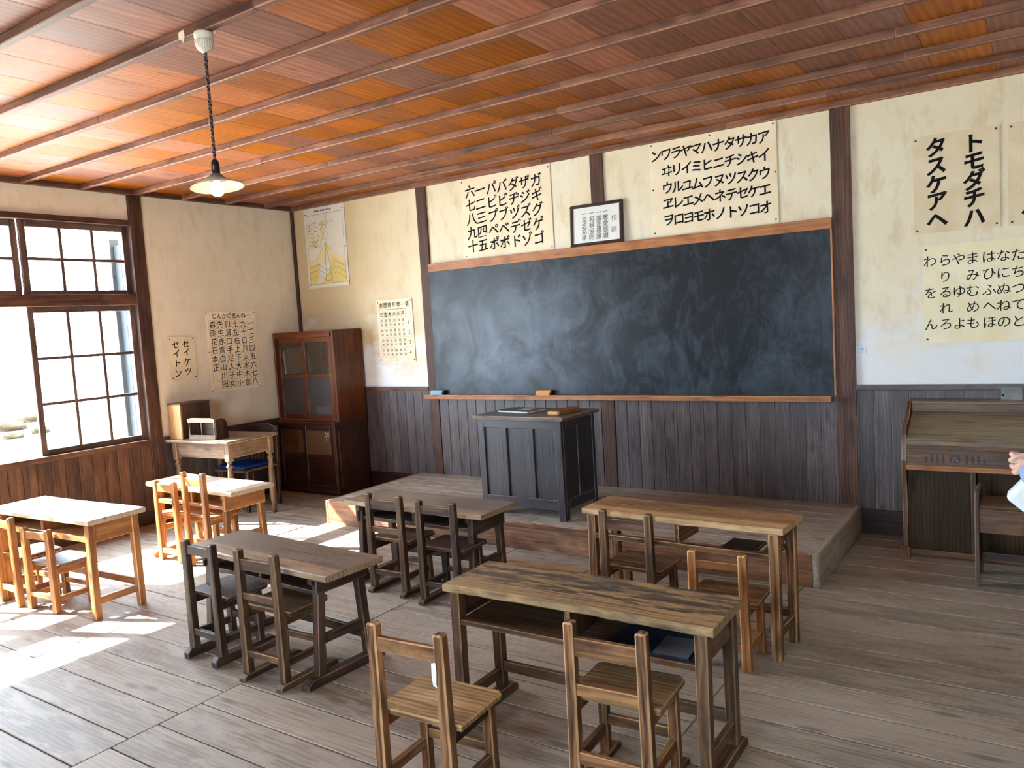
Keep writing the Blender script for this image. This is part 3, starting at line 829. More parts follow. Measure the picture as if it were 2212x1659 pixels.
# framed school motto
fr = thing('picture_frame', 'dark carved frame holding a handwritten school motto, leaning on the blackboard trim', 'picture frame', (3.573, -.036, 2.15))
fr.rotation_euler = (R(-3.5), 0, 0)
fw, fh = .466, .332
bm = new()
for a, b, c, d in ((-fw/2, fw/2, 0, .026), (-fw/2, fw/2, fh-.026, fh)): box(bm, a, b, -.012, .012, c, d, 'x', .006, seg=2)
for a, b in ((-fw/2, -fw/2+.026), (fw/2-.026, fw/2)): box(bm, a, b, -.012, .012, .026, fh-.026, 'z', .006, seg=2)
for i in range(44):                                 # rope carving
    u = -fw/2+.008+(fw-.016)*i/43
    for z in (.013, fh-.013): box(bm, -.004, .004, -.004, .004, -.012, .012, 'z', .002, mat=Matrix.Translation((u, -.013, z)) @ Matrix.Rotation(R(35), 4, 'Y'))
for i in range(30):
    z = .03+(fh-.06)*i/29
    for u in (-fw/2+.013, fw/2-.013): box(bm, -.004, .004, -.004, .004, -.012, .012, 'z', .002, mat=Matrix.Translation((u, -.013, z)) @ Matrix.Rotation(R(55), 4, 'Y'))
obj('frame', bm, M['framebrown'], fr)
one('motto_paper', M['whitepaper'], fr, -fw/2+.02, fw/2-.02, -.004, .004, .02, fh-.02, bev=0)
bm = new()
put(bm, '校', .162, .196, .052, -.006, .1, 0, -.0065); put(bm, '訓', .157, .106, .052, -.006, .1, 0, -.0065)
for x, s in zip((.088, .028, -.036, -.102), ('一敬愛感謝', '一端正禮譲', '一和親協同', '一克忠克孝')):
    for i, ch in enumerate(s): put(bm, ch, x-.004*i/4, .256-.0475*i, .049, .0, .1, 0, -.0065)
obj('motto_writing', bm, M['inkgrey'], fr)

# ------------------------------------------------------------------ pupils' desks
def tabletop(bm, W, D, z0, z1, seedv, chew=.003, sag=.004):
    rd = random.Random(seedv); n = 26
    ph = [rd.uniform(0, 6) for _ in range(6)]
    n0 = len(bm.verts)
    rows = []
    for i in range(n+1):
        u = -W/2+W*i/n
        cf = chew*(rd.uniform(-1, .3)); cb = chew*.3*rd.uniform(-1, .3)
        s = sag*math.sin(PI*i/n*1.7+ph[0])*.5
        e = .004
        yf, yb = -D/2-cf, D/2+cb
        sec = [(yf, z0+e), (yf+e, z0), (0, z0), (yb-e, z0), (yb, z0+e), (yb, z1-e), (yb-e*1.2, z1), (D*.15, z1+.001*math.sin(3*u+ph[1])), (-D*.2, z1), (yf+e*1.5, z1-.0005), (yf, z1-e*1.3)]
        rows.append([bm.verts.new((u, a, b+s)) for a, b in sec])
    k = len(rows[0])
    for A, B in zip(rows, rows[1:]):
        for j in range(k):
            f = bm.faces.new((A[j], B[j], B[(j+1) % k], A[(j+1) % k]))
            if j in (0, 3, 4, 5, 8, 9, 10): f.material_index = 1
    bm.faces.new(rows[0]).material_index = 1; bm.faces.new(rows[-1][::-1]).material_index = 1
    bmesh.ops.recalc_face_normals(bm, faces=bm.faces[:])
    bm.verts.ensure_lookup_table(); grain(bm, bm.verts[n0:], 'x', .5)

def desk(label, x, y, th, W, D, h, mt, ml, lw=.042, ix=.055, iy=.02, splay=0.0, skid=False, shelf=(.10, .018), full=True, back=True,
         apron=.10, bracket=False, rail_z=.11, stretch=(.115, .16), ft=.03, chew=.003, hook=False, seedv=1, div=0.0):
    t = thing('pupil_desk', label, 'desk', (x, y, 0), R(th), "two-seat pupils' desks")
    bm = new(); tabletop(bm, W, D, h-ft, h, seedv, chew); obj('tabletop', bm, mt, t)
    xl = W/2-ix-lw/2; yl = D/2-iy-lw/2; zt = h-ft
    zb = .042 if skid else 0.0
    for sx in (-1, 1):
        for sy in (-1, 1):
            bm = new()
            beam(bm, (sx*xl, sy*(yl+splay), zb), (sx*xl, sy*(yl-.004), zt), lw*.92, lw, .004, wx1=lw, wy1=lw*1.06)
            obj('leg', bm, ml, t)
        bm = new()                                   # side board under the top
        a = sx*xl
        box(bm, a-.011, a+.011, -yl+lw*.45, yl-lw*.45, zt-apron, zt-.0005, 'y')
        if bracket: box(bm, a+sx*.018-.008, a+sx*.018+.010, -yl-.035, yl+.03, zt-apron*.95, zt-.0005, 'y', .005)
        obj('side_board', bm, ml, t)
        bm = new()
        yy = yl + splay*.75
        box(bm, a-.012, a+.012, -yy+lw*.4, yy-lw*.4, rail_z-.02, rail_z+.022, 'y'); obj('side_rail', bm, ml, t)
        if skid:
            bm = new(); e = yl+splay+.085
            prism(bm, [(-e, 0), (e, 0), (e, .026), (e-.03, .044), (-e+.03, .044), (-e, .026)], 'x', a-.026, a+.026, 'y', .004); obj('runner', bm, ml, t)
        if bracket:
            bm = new()
            prism(bm, [(-D/2+.008, zt-.001), (-D/2+.008, zt-.026), (-D/2+.05, zt-.05), (-D/2+.09, zt-.05), (-D/2+.09, zt-.001)], 'x', a-sx*.004-.0135, a-sx*.004+.0135, 'x', .003)
            obj('bracket', bm, ml, t)
    zs = zt-shelf[0]
    w2 = xl-.012
    if full:
        one('shelf', ml, t, -w2, w2, -yl-.012, yl, zs-shelf[1], zs, 'x')
    else:
        one('shelf_lip', ml, t, -xl, xl, -yl-.012, -yl+.02, zs-shelf[1], zs+.004, 'x')
        bm = new(); box(bm, w2*.42, w2*.78, -yl+.021, yl-.01, zs-shelf[1], zs-.006, 'y'); obj('shelf_slat', bm, M['umber'], t)
        bm = new(); box(bm, w2*.84, w2, -yl+.021, yl-.01, zs-shelf[1], zs-.006, 'y'); obj('shelf_slat', bm, ml, t)
    one('divider', ml, t, div-.012, div+.012, -yl-.008, yl-.01, zs+.0005, zt-.0005, 'z' if full else 'y')
    if back: one('back_board', ml, t, -w2, w2, yl-.002, yl+.014, zs-.01, zt-.0005, 'x')
    else: one('back_rail', ml, t, -w2, w2, yl-.006, yl+.012, zt-.045, zt-.0005, 'x')
    if stretch: one('stretcher', ml, t, -xl, xl, yl+splay*.75-.01, yl+splay*.75+.012, stretch[0], stretch[1], 'x')
    if hook:
        bm = new(); tube(bm, [(xl+.014+.0, -.02+.014*math.cos(a), zt-.062+.02*math.sin(a)) for a in [R(200-26*i) for i in range(12)]], .0025, 6)
        obj('hook', bm, M['iron'], t, label='small iron hook')
    return t
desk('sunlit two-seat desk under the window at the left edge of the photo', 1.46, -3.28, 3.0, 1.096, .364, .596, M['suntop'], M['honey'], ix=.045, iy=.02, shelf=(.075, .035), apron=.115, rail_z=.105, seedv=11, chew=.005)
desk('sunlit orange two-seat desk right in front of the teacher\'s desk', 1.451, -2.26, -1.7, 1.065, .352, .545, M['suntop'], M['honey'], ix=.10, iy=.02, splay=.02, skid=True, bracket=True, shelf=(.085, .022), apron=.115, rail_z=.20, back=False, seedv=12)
desk('dark brown two-seat desk with a smooth top, in the middle of the left row', 3.382, -3.205, -3.4, 1.106, .345, .523, M['greytop'], M['umber'], ix=.10, iy=.035, splay=.03, skid=True, bracket=True, shelf=(.07, .02), apron=.075, rail_z=.20, seedv=13, back=False)
desk('dark brown two-seat desk standing against the left front of the platform', 3.36, -2.048, -.35, 1.092, .36, .512, M['greytop'], M['umber'], ix=.085, iy=.03, splay=.02, skid=True, bracket=True, shelf=(.07, .022), apron=.11, rail_z=.19, seedv=14)
desk('nearest two-seat desk, its dark top worn in pale streaks and chewed along the front', 5.109, -3.216, .83, 1.089, .325, .577, M['patchy'], M['brown'], lw=.044, ix=.025, iy=.005, shelf=(.11, .02), apron=.11, rail_z=.11, skid=True, seedv=15, chew=.007)
desk('pale knotty two-seat desk without a back board, before the right end of the platform', 5.074, -2.112, -2.6, 1.025, .295, .61, M['paletop'], M['worn'], lw=.044, ix=.025, iy=.008, shelf=(.1, .022), full=False, back=False, apron=.06, rail_z=.12, seedv=16, hook=True, chew=.005, stretch=(.12, .16))

# ------------------------------------------------------------------ pupils' chairs
def chair(label, x, y, th, w, hb, mt, seat=.335, rail=(.575, .52), mid=None, low=(.145, .11), skid=False, sw=.325, sd=.27, pw=.04, ms=None, lab_post=None, heavy=False):
    t = thing('pupil_chair', label, 'chair', (x, y, 0), R(th), "small pupils' chairs")
    ms = ms or mt
    hx = w/2
    z0 = .03 if skid else 0.0
    for sx in (-1, 1):
        bm = new()
        # a back leg and post in one, slightly wedge-topped
        vs = beam(bm, (sx*hx, 0, z0), (sx*(hx-.004), -.006, hb), pw, pw*1.1, .006, wx1=pw*.9, wy1=pw*.95)
        obj('back_post', bm, mt, t)
        bm = new(); fy = sd-.01
        beam(bm, (sx*hx*1.02, fy-.04, z0), (sx*hx, fy-.045, seat-.022), pw*.9, pw*.9, .004); obj('front_leg', bm, mt, t)
        bm = new(); box(bm, sx*hx-.011, sx*hx+.011, pw*.5, fy-.02, seat-.062, seat-.021, 'y'); obj('seat_rail', bm, mt, t)
        bm = new(); box(bm, sx*hx-.01, sx*hx+.01, pw*.5, fy-.055, low[1]-.015, low[0]-.012, 'y'); obj('side_stretcher', bm, mt, t)
        if skid:
            bm = new(); e = .045 if not heavy else .055; hz = .03 if not heavy else .05
            prism(bm, [(-e, 0), (fy+.05, 0), (fy+.05, hz*.55), (fy+.02, hz), (-e+.02, hz), (-e, hz*.55)], 'x', sx*hx-.02, sx*hx+.02, 'y', .004); obj('runner', bm, mt, t)
    bm = new()
    n0 = len(bm.verts)
    c = .02
    ol = [(-sw/2+c, sd), (-sw/2, sd-c), (-sw/2, pw*.5+.004), (sw/2, pw*.5+.004), (sw/2, sd-c), (sw/2-c, sd)]
    prism(bm, ol, 'z', seat-.022, seat, 'x', .005)
    obj('seat', bm, ms, t)
    one('top_rail', mt, t, -hx+pw*.4, hx-pw*.4, -.016, .006, rail[1], rail[0], 'x')
    if mid: one('mid_rail', mt, t, -hx+pw*.4, hx-pw*.4, -.014, .006, mid[1], mid[0], 'x')
    one('rear_stretcher', mt, t, -hx+pw*.4, hx-pw*.4, -.014, .008, low[1], low[0], 'x')
    one('front_stretcher', mt, t, -hx+pw*.4, hx-pw*.4, sd-.062, sd-.042, low[1]+.02, low[0]+.02, 'x')
    return t
chair('orange pupil chair at the left end of the window desk, cut by the photo edge', 1.12, -3.492, -1.2, .236, .564, M['honey'], .31, (.535, .49), None, (.12, .085), sw=.30)
chair('lowest pale orange pupil chair at the window desk, its posts rounded at the top', 1.466, -3.46, 5.0, .257, .512, M['honey'], .29, (.492, .445), None, (.11, .08), ms=M['greytop'], sw=.30)
chair('shorter sunlit orange pupil chair with mid rail at the desk before the teacher\'s desk', 1.262, -2.475, -.4, .233, .587, M['honey'], .345, (.568, .508), (.455, .425), (.09, .05))
chair('taller sunlit orange pupil chair at the desk before the teacher\'s desk', 1.635, -2.49, -.65, .232, .675, M['honey'], .37, (.64, .58), None, (.14, .10))
chair('dark pupil chair on heavy runners at the left of the middle desk', 3.074, -3.44, -2.0, .232, .597, M['umber'], .33, (.575, .527), None, (.146, .111), True, heavy=True)
chair('dark pupil chair with mid rail on thin runners, beside the one on heavy runners', 3.571, -3.485, 1.3, .25, .62, M['brown'], .35, (.578, .525), (.417, .388), (.142, .112), True)
chair('light brown pupil chair on runners at the dark desk against the platform', 3.259, -2.32, .4, .255, .604, M['brown'], .33, (.57, .51), (.405, .368), (.141, .11), True)
chair('greyish dark pupil chair at the right of the dark desk against the platform', 3.687, -2.355, 2.7, .244, .602, M['umber'], .33, (.574, .528), None, (.134, .106), True)
chair('pale brown pupil chair with dark streaked seat at the left of the knotty desk', 4.832, -2.292, -1.9, .255, .63, M['brown'], .345, (.59, .535), None, (.14, .11), ms=M['worn'], sd=.29)
chair('low reddish pupil chair at the right of the knotty desk', 5.332, -2.42, 1.5, .232, .523, M['honey'], .30, (.482, .446), None, (.12, .09), ms=M['worn'])
chair('nearest pale worn pupil chair with a white scrap stuck on its right post', 4.848, -3.905, 3.7, .272, .64, M['worn'], .335, (.595, .547), None, (.15, .115), sw=.34, sd=.285, ms=M['paleseat'])
chair('dark worn pupil chair with a mid rail at the right of the nearest desk', 5.357, -3.53, 3.2, .26, .595, M['worn'], .335, (.543, .48), (.386, .345), (.15, .11), True, sw=.33, sd=.285, ms=M['paleseat'])
sc = thing('paper_scrap', 'torn white paper scrap stuck to the right post of the nearest pale chair', 'paper scrap', (4.968, -3.9265, .515), R(3.7))
bm = new(); prism(bm, [(-.009, .036), (.007, .04), (.009, .01), (.006, -.03), (.009, -.04), (-.006, -.036), (-.010, -.01)], 'y', -.0012, 0, 'z'); obj('scrap', bm, M['whitepaper'], sc)

# booklet in the near desk
bk = thing('booklet', 'thin dark blue booklet with a grey picture lying on the shelf of the nearest desk', 'booklet', (5.40, -3.245, .438), R(4))
one('cover', M['navy'], bk, -.15, .15, -.10, .10, .0, .006, 'x', .001)
one('cover_picture', M['photo'], bk, .02, .145, -.095, .06, .006, .0066, bev=0)

# ------------------------------------------------------------------ podium
pd = thing('podium', 'dark panelled teacher\'s podium standing on the platform', 'podium', (3.455, -.90, .193), R(-1.0))
pw2, pdp, ph = .352, .235, .725
def pframe(name, mats, boxes, par):
    bm = new()
    for b in boxes: box(bm, *b)
    return obj(name, bm, mats, par)
one('top', M['podtop'], pd, -.385, .385, -.262, .262, ph-.026, ph, 'x', .006)
zA, zB = .095, ph-.027
fy = -pdp
pframe('front_frame', M['podium'], [(-pw2, -pw2+.05, fy, fy+.03, .0, zB, 'z'), (pw2-.05, pw2, fy, fy+.03, .0, zB, 'z'), (-pw2+.05, pw2-.05, fy, fy+.028, zB-.06, zB, 'x'), (-pw2+.05, pw2-.05, fy, fy+.028, zA-.02, zA+.05, 'x'),
       (-.127-.022, -.127+.022, fy, fy+.027, zA+.05, zB-.06, 'z'), (.094-.022+.006, .094+.022+.006, fy, fy+.027, zA+.05, zB-.06, 'z')], pd)
for a, b in ((-pw2+.05, -.149), (-.105, .078), (.122, pw2-.05)):
    one('panel', M['podium'], pd, a-.002, b+.002, fy+.014, fy+.022, zA+.048, zB-.058, 'z', .001)
for sx in (-1, 1):
    a = sx*(pw2-.0125)
    pframe('side_frame', M['podium'], [(a-.0125, a+.0125, fy+.03, fy+.07, .0, zB, 'z'), (a-.0125, a+.0125, pdp-.04, pdp, .0, zB, 'z'), (a-.012, a+.012, fy+.07, pdp-.04, zB-.06, zB, 'y'), (a-.012, a+.012, fy+.07, pdp-.04, zA-.02, zA+.05, 'y'), (a-.011, a+.011, -.015, .015, zA+.05, zB-.06, 'z')], pd)
    one('side_panel', M['podium'], pd, a-.004, a+.004, fy+.068, pdp-.038, zA+.045, zB-.055, 'z', .001)
rg = thing('register_book', 'dark grey register with a pale label lying open-edged on the podium', 'book', (3.315, -.86, .918), R(-10))
one('pages', M['coverpages'], rg, -.15, .15, -.105, .105, .0015, .010, 'x', .001)
one('cover', M['coverdark'], rg, -.152, .152, -.107, .107, .0102, .0135, 'x', .001)
one('label', M['coverlabel'], rg, -.03, .10, -.035, .05, .0136, .0142, bev=0)
bm = new(); tube(bm, [(-.09, .02, .016), (-.07, .04, .022), (-.05, .03, .016), (-.03, .05, .02), (-.06, .06, .016)], .0025, 6); obj('binding_cord', bm, M['ink'], rg)
wb = thing('wooden_block', 'long brown wooden block with a pale end at the right of the podium top', 'block', (3.70, -.90, .918), R(-4))
bm = new(); box(bm, -.045, .045, -.13, .13, .0005, .027, 'y'); obj('body', bm, M['block'], wb)
bm = new(); box(bm, -.044, .044, -.146, -.131, .001, .026, 'x'); obj('end_piece', bm, M['box'], wb)

# ------------------------------------------------------------------ glazed cabinet
cb = thing('glazed_cabinet', 'tall reddish-brown cabinet with sliding glazed doors in the corner', 'cabinet', (0, 0, 0))
X0, X1, YB = .036, .905, -.036
def hollow(bm, x0, x1, y0, y1, z0, z1, t=.02):
    box(bm, x0, x0+t, y0, y1, z0, z1, 'z'); box(bm, x1-t, x1, y0, y1, z0, z1, 'z')
    box(bm, x0+t, x1-t, y1-.012, y1, z0, z1, 'z', .001); box(bm, x0+t, x1-t, y0, y1-.012, z0, z0+t, 'x'); box(bm, x0+t, x1-t, y0, y1-.012, z1-t, z1, 'x')
bm = new(); hollow(bm, X0-.006, X1-.01, -.47, YB, .03, .70); box(bm, X0-.006, X1-.01, -.465, YB, 0, .03, 'x')
box(bm, X1-.034, X1-.0105, -.4705, -.44, .03, .70, 'z'); box(bm, X1-.0098, X1-.002, -.43, -.09, .08, .64, 'z')
obj('lower_case', bm, M['cabdark'], cb)
one('ledge', M['cabdark'], cb, X0-.01, X1+.002, -.495, YB, .70, .722, 'x', .004)
bm = new(); hollow(bm, X0, X1, -.415, YB, .7225, 1.608); box(bm, X0+.02, X1-.02, -.37, YB-.012, 1.165, 1.18, 'x')
box(bm, X0+.02, X1-.02, -.4148, -.39, 1.545, 1.588, 'x'); box(bm, X1-.045, X1-.02, -.4148, -.39, .742, 1.588, 'z')
obj('upper_case', bm, M['cab'], cb)
def cdoor(name, x0, x1, y, z0, z1, mid, wood_m, fr=.045, upper=None, lower=None, lowwood=None, handle=None):
    bm = new()
    box(bm, x0, x0+fr, y-.009, y+.009, z0, z1, 'z'); box(bm, x1-fr, x1, y-.009, y+.009, z0, z1, 'z')
    box(bm, x0+fr, x1-fr, y-.009, y+.009, z0, z0+fr, 'x'); box(bm, x0+fr, x1-fr, y-.009, y+.009, z1-fr, z1, 'x')
    box(bm, x0+fr, x1-fr, y-.009, y+.009, mid-.014, mid+.014, 'x')
    d = obj(name, bm, wood_m, cb)
    one('upper_pane', upper, d, x0+fr-.003, x1-fr+.003, y-.002, y+.002, mid+.012, z1-fr+.003, bev=0)
    if lower: one('lower_pane', lower, d, x0+fr-.003, x1-fr+.003, y-.002, y+.002, z0+fr-.003, mid-.012, bev=0)
    if lowwood: one('lower_panel', lowwood, d, x0+fr-.003, x1-fr+.003, y-.003, y+.003, z0+fr-.003, mid-.012, 'z', .001)
    if handle:
        hx, hz = handle
        bm = new(); box(bm, hx-.007, hx+.007, y-.0125, y-.0085, hz-.035, hz+.035, 'z', .002); h = obj('finger_pull', bm, M['brass'], d)
        one('pull_recess', M['black'], h, hx-.0035, hx+.0035, y-.0132, y-.0122, hz-.026, hz+.026, bev=0)
    return d
cdoor('sliding_door', X0+.022, .485, -.375, .744, 1.544, 1.165, M['cab'], upper=M['cabglass'], lower=M['frost'])
cdoor('sliding_door', .445, X1-.046, -.398, .744, 1.544, 1.165, M['cab'], upper=M['cabglass'], lower=M['frost'], handle=(X1-.07, 1.15))
cdoor('sliding_door', X0+.016, .475, -.438, .054, .68, .39, M['cabdark'], upper=M['frostbrown'], lowwood=M['cabdark'])
d = cdoor('sliding_door', .435, X1-.036, -.459, .054, .68, .39, M['cabdark'], upper=M['frostbrown'], lowwood=M['cabdark'])
bm = new()
for cx in (.755, .79): tube(bm, [(cx+.011*math.cos(a), -.4625, .60+.02*math.sin(a)) for a in [R(40*i) for i in range(9)]], .0013, 5)
tube(bm, [(.762, -.4625, .575), (.76, -.4625, .52)], .0013, 5)
obj('chalk_mark', bm, M['whitepaper'], d)
# things inside the cabinet
def leaning(label, x, ang, th, w, h, mat):
    t = thing('document_folder', label, 'folder', (x, -.34, 1.183), 0, 'folders leaning in the cabinet')
    t.rotation_euler = (0, R(ang), 0)
    one('cover', mat, t, 0, th, 0, w, 0, h, 'z', .002)
for i, (x, a, m_) in enumerate(((.075, -1, 'folderb'), (.10, -3, 'whitepaper'), (.125, -6, 'folderb'))):
    leaning(('grey folder leaning furthest left behind the cabinet glass', 'thin white folder second from the left behind the cabinet glass', 'grey folder third from the left behind the cabinet glass')[i], x, a, .012, .2, .24, M[m_])
leaning('broad tan folder leaning against the others behind the cabinet glass', .222, -16, .02, .25, .27, M['folder'])
st = thing('paper_stack', 'pale stack of papers blurred behind the frosted pane of the cabinet', 'paper stack', (.70, -.262, .7435))
one('sheets', M['frost_white'], st, -.15, .15, -.105, .105, 0, .12, 'x', .004)
cs = thing('acrylic_box', 'small clear acrylic box on the shelf behind the cabinet glass', 'box', (.75, -.27, 1.181))
bm = new(); box(bm, -.06, .06, -.05, .05, 0, .075, bev=.003); obj('body', bm, M['acrylic'], cs)

# ------------------------------------------------------------------ teacher's desk, and what stands on it
td = thing('teacher_desk', 'old teacher\'s desk with turned legs by the plaster wall', 'desk', (.44, -1.385, 0), R(4))
w2, d2 = .395, .285
one('tabletop', M['tdesk'], td, -w2-.01, w2, -d2, d2, .698, .72, 'x', .006)
one('front_apron', M['tdesk'], td, -w2+.085, w2-.085, -d2+.05, -d2+.07, .565, .6975, 'x')
one('back_apron', M['tdesk'], td, -w2+.085, w2-.085, d2-.07, d2-.05, .565, .6975, 'x')
one('side_apron', M['tdesk'], td, w2-.07, w2-.05, -d2+.085, d2-.085, .565, .6975, 'y')
one('side_apron', M['tdesk'], td, -w2+.05, -w2+.07, -d2+.085, d2-.085, .565, .6975, 'y')
for sx in (-1, 1):
    for sy in (-1, 1):
        bm = new(); x, y = sx*(w2-.06), sy*(d2-.06)
        box(bm, x-.027, x+.027, y-.027, y+.027, .545, .6975, 'z')
        lathe(bm, [(.012, 0), (.02, .004), (.024, .02), (.017, .045), (.026, .06), (.017, .075), (.026, .12), (.03, .2), (.026, .36), (.02, .455), (.017, .475), (.028, .492), (.028, .505), (.016, .52), (.024, .535), (.026, .5455)], 16, Matrix.Translation((x, y, 0)))
        obj('turned_leg', bm, M['tdesk'], td)
bx = thing('wooden_box', 'upright tan-fronted wooden box standing on the teacher\'s desk', 'box', (.125, -1.475, .7205), R(3))
one('front', M['box'], bx, -.085, .085, -.16, -.148, .0, .305, 'z', .002)
bm = new(); box(bm, -.085, -.073, -.148, .15, 0, .305, 'z'); box(bm, .073, .085, -.148, .15, 0, .305, 'z'); box(bm, -.073, .073, .138, .15, 0, .305, 'z'); box(bm, -.073, .073, -.148, .138, 0, .012, 'y'); obj('case', bm, M['boxdark'], bx)
one('lid', M['boxdark'], bx, -.09, .09, -.165, .155, .3055, .317, 'y', .002)
lr = thing('letter_rack', 'small dark letter rack with rounded ends on the teacher\'s desk', 'letter rack', (.435, -1.52, .7205), R(5))
bm = new(); box(bm, -.165, .165, -.07, -.058, 0, .038, 'x'); obj('lower_rail', bm, M['tdesk'], lr)
bm = new(); prism(bm, [(-.172, .148), (.172, .148), (.172, .178), (.12, .188), (-.12, .188), (-.172, .178)], 'y', -.072, -.058, 'x', .002); obj('upper_rail', bm, M['tdesk'], lr)
for x in (-.156, .0, .156): one('upright', M['tdesk'], lr, x-.004, x+.004, -.068, -.06, .038, .148, 'z', .001)
for x in (-.170, .164):
    bm = new(); prism(bm, [(-.057, 0), (.07, 0), (.07, .10), (.062, .14), (.04, .168), (.01, .18), (-.03, .178), (-.057, .17)], 'x', x, x+.010, 'z', .002); obj('end_panel', bm, M['umber'], lr)
one('back_board', M['umber'], lr, -.159, .163, .055, .065, .001, .14, 'x', .002)
one('base', M['umber'], lr, -.159, .163, -.057, .0545, .001, .01, 'x', .002)

tc = thing('teacher_chair', 'spindle-backed wooden chair with a blue cushion pushed under the teacher\'s desk', 'chair', (.35, -.90, 0), R(183))
for sx in (-1, 1):
    bm = new(); beam(bm, (sx*.17, -.01, 0), (sx*.175, -.035, .74), .032, .034, .004); obj('back_post', bm, M['umber'], tc)
    bm = new(); beam(bm, (sx*.175, .36, 0), (sx*.17, .34, .375), .032, .032, .004); obj('front_leg', bm, M['umber'], tc)
    one('side_stretcher', M['umber'], tc, sx*.172-.009, sx*.172+.009, .012, .335, .16, .185, 'y')
bm = new(); prism(bm, [(-.2, .012), (.2, .012), (.205, .40), (-.205, .40)], 'z', .372, .392, 'x', .005); obj('seat', bm, M['brown'], tc)
bm = new()
n = 12
box(bm, -.175, .175, .03, .38, .3925, .425, bev=.014, seg=3)
obj('cushion', bm, M['blue'], tc)
bm = new(); prism(bm, [(-.158, .68), (.158, .68), (.158, .735), (.10, .757), (0, .765), (-.10, .757), (-.158, .735)], 'y', -.046, -.022, 'x', .004); obj('crest_rail', bm, M['umber'], tc)
for i in range(5):
    x = -.11+.055*i
    bm = new(); beam(bm, (x, -.008, .392), (x, -.034, .685), .014, .012, .003); obj('spindle', bm, M['umber'], tc)

# ------------------------------------------------------------------ reed organ and stool
og = thing('reed_organ', 'old brown reed organ with a closed sloping lid against the wall', 'organ', (6.35, 0, 0))
L0, L1 = 5.80-6.35, 6.90-6.35
def oside(x, name='side_panel'):
    bm = new()
    prism(bm, [(-.035, .0), (-.44, .0), (-.44, .33), (-.452, .45), (-.47, .52), (-.474, .60), (-.462, .70), (-.448, .755), (-.452, .80), (-.42, .825), (-.385, .80), (-.30, .835), (-.235, .895), (-.20, .93), (-.035, .93)], 'x', x, x+.026, 'z', .005)
    p = obj(name, bm, M['organ'], og)
    bm = new(); prism(bm, [(-.49, 0), (-.05, 0), (-.05, .05), (-.44, .05), (-.47, .07), (-.49, .05)], 'x', x-.012, x+.038, 'y', .004); obj('foot', bm, M['organ'], p)
oside(L0); oside(L1-.026)
xa, xb = L0+.027, L1-.027
bm = new(); prism(bm, [(-.47, .700), (-.47, .722), (-.44, .748), (-.195, .862), (-.195, .840)], 'x', xa, xb, 'x', .003); obj('lid', bm, M['organlid'], og)
one('top_shelf', M['organlid'], og, xa, xb, -.205, -.036, .915, .931, 'x', .004)
one('upper_fascia', M['organ'], og, xa, xb, -.185, -.17, .862, .9145, 'x', .002)
one('moulding', M['organ'], og, xa, xb, -.474, -.455, .672, .7, 'x', .005)
one('key_slip', M['organ'], og, xa, xb, -.468, -.45, .575, .672, 'x', .002)
one('lower_rail', M['trimwood'], og, xa, xb, -.473, -.45, .545, .575, 'x', .004)
for i in range(11):                                  # pierced sound slots
    u = -.415+.03*i + (0)
    if 4 <= i <= 6: continue
    hgt = .052 if i not in (0, 10) else .034
    bm = new(); box(bm, u-.005, u+.005, -.4695, -.4675, .594, .594+hgt, 'z', .0006); obj('sound_slot', bm, M['black'], og)
for i in range(9):
    a = 2*PI*i/9; u = -.265+.024*math.cos(a); z = .620+.020*math.sin(a)
    bm = new(); box(bm, -.0035, .0035, -.4695, -.4675, -.009, .009, 'z', .0006, mat=Matrix.Translation((u, 0, z)) @ Matrix.Rotation(a, 4, 'Y')); obj('sound_slot', bm, M['black'], og)
for u in (-.275, -.25):
    bm = new(); lathe(bm, [(.002, .005), (.005, .004), (.006, 0)], 10, Matrix.Translation((u, -.469, .612)) @ Matrix.Rotation(PI/2, 4, 'X')); obj('stud', bm, M['grey'], og)
one('knee_panel', M['kneewood'], og, xa, L0+.36, -.43, -.41, .05, .544, 'z', .002)
one('knee_panel', M['kneewood'], og, L0+.39, xb, -.36, -.34, .05, .544, 'z', .002)
one('knee_post', M['umber'], og, L0+.362, L0+.388, -.43, -.34, .0, .544, 'z')
one('bottom_rail', M['organ'], og, xa, xb, -.435, -.41, .012, .048, 'x')
bm = new(); tube(bm, [(.155, -.40, .50), (.152, -.405, .475), (.135, -.41, .455), (.118, -.41, .445), (.116, -.41, .42)], .006, 8); obj('knee_lever', bm, M['block'], og)
one('back_board', M['umber'], og, xa, xb, -.05, -.036, .03, .91, 'x', .001)
ac = thing('acrylic_stand', 'small clear acrylic sign stand on top of the reed organ', 'stand', (6.36, -.10, .9315))
bm = new(); box(bm, -.055, .055, -.002, .002, 0, .075, bev=.0005); box(bm, -.055, .055, .0021, .05, 0, .004, bev=.0005); obj('plate', bm, M['acrylic'], ac)
bm = new(); lathe(bm, [(.001, .006), (.006, .004), (.006, 0)], 10, Matrix.Translation((-.045, -.0025, .028)) @ Matrix.Rotation(PI/2, 4, 'X')); obj('clip', bm, M['ink'], ac)

ol_ = thing('organ_stool', 'low dark box-seated organ stool with panel ends in front of the reed organ', 'stool', (6.50, -.74, 0))
for x in (-.29, .27):
    bm = new(); prism(bm, [(-.145, 0), (-.10, 0), (-.05, .10), (.05, .10), (.10, 0), (.145, 0), (.145, .46), (.12, .52), (-.12, .52), (-.145, .46)], 'x', x, x+.02, 'z', .004); obj('end_panel', bm, M['umber'], ol_)
one('seat', M['organ'], ol_, -.269, .269, -.13, .13, .43, .45, 'x')
one('front_apron', M['organ'], ol_, -.269, .269, -.135, -.118, .30, .429, 'x')
one('back_apron', M['organ'], ol_, -.269, .269, .118, .135, .30, .429, 'x')
one('stretcher', M['umber'], ol_, -.269, .269, -.012, .012, .12, .16, 'x')

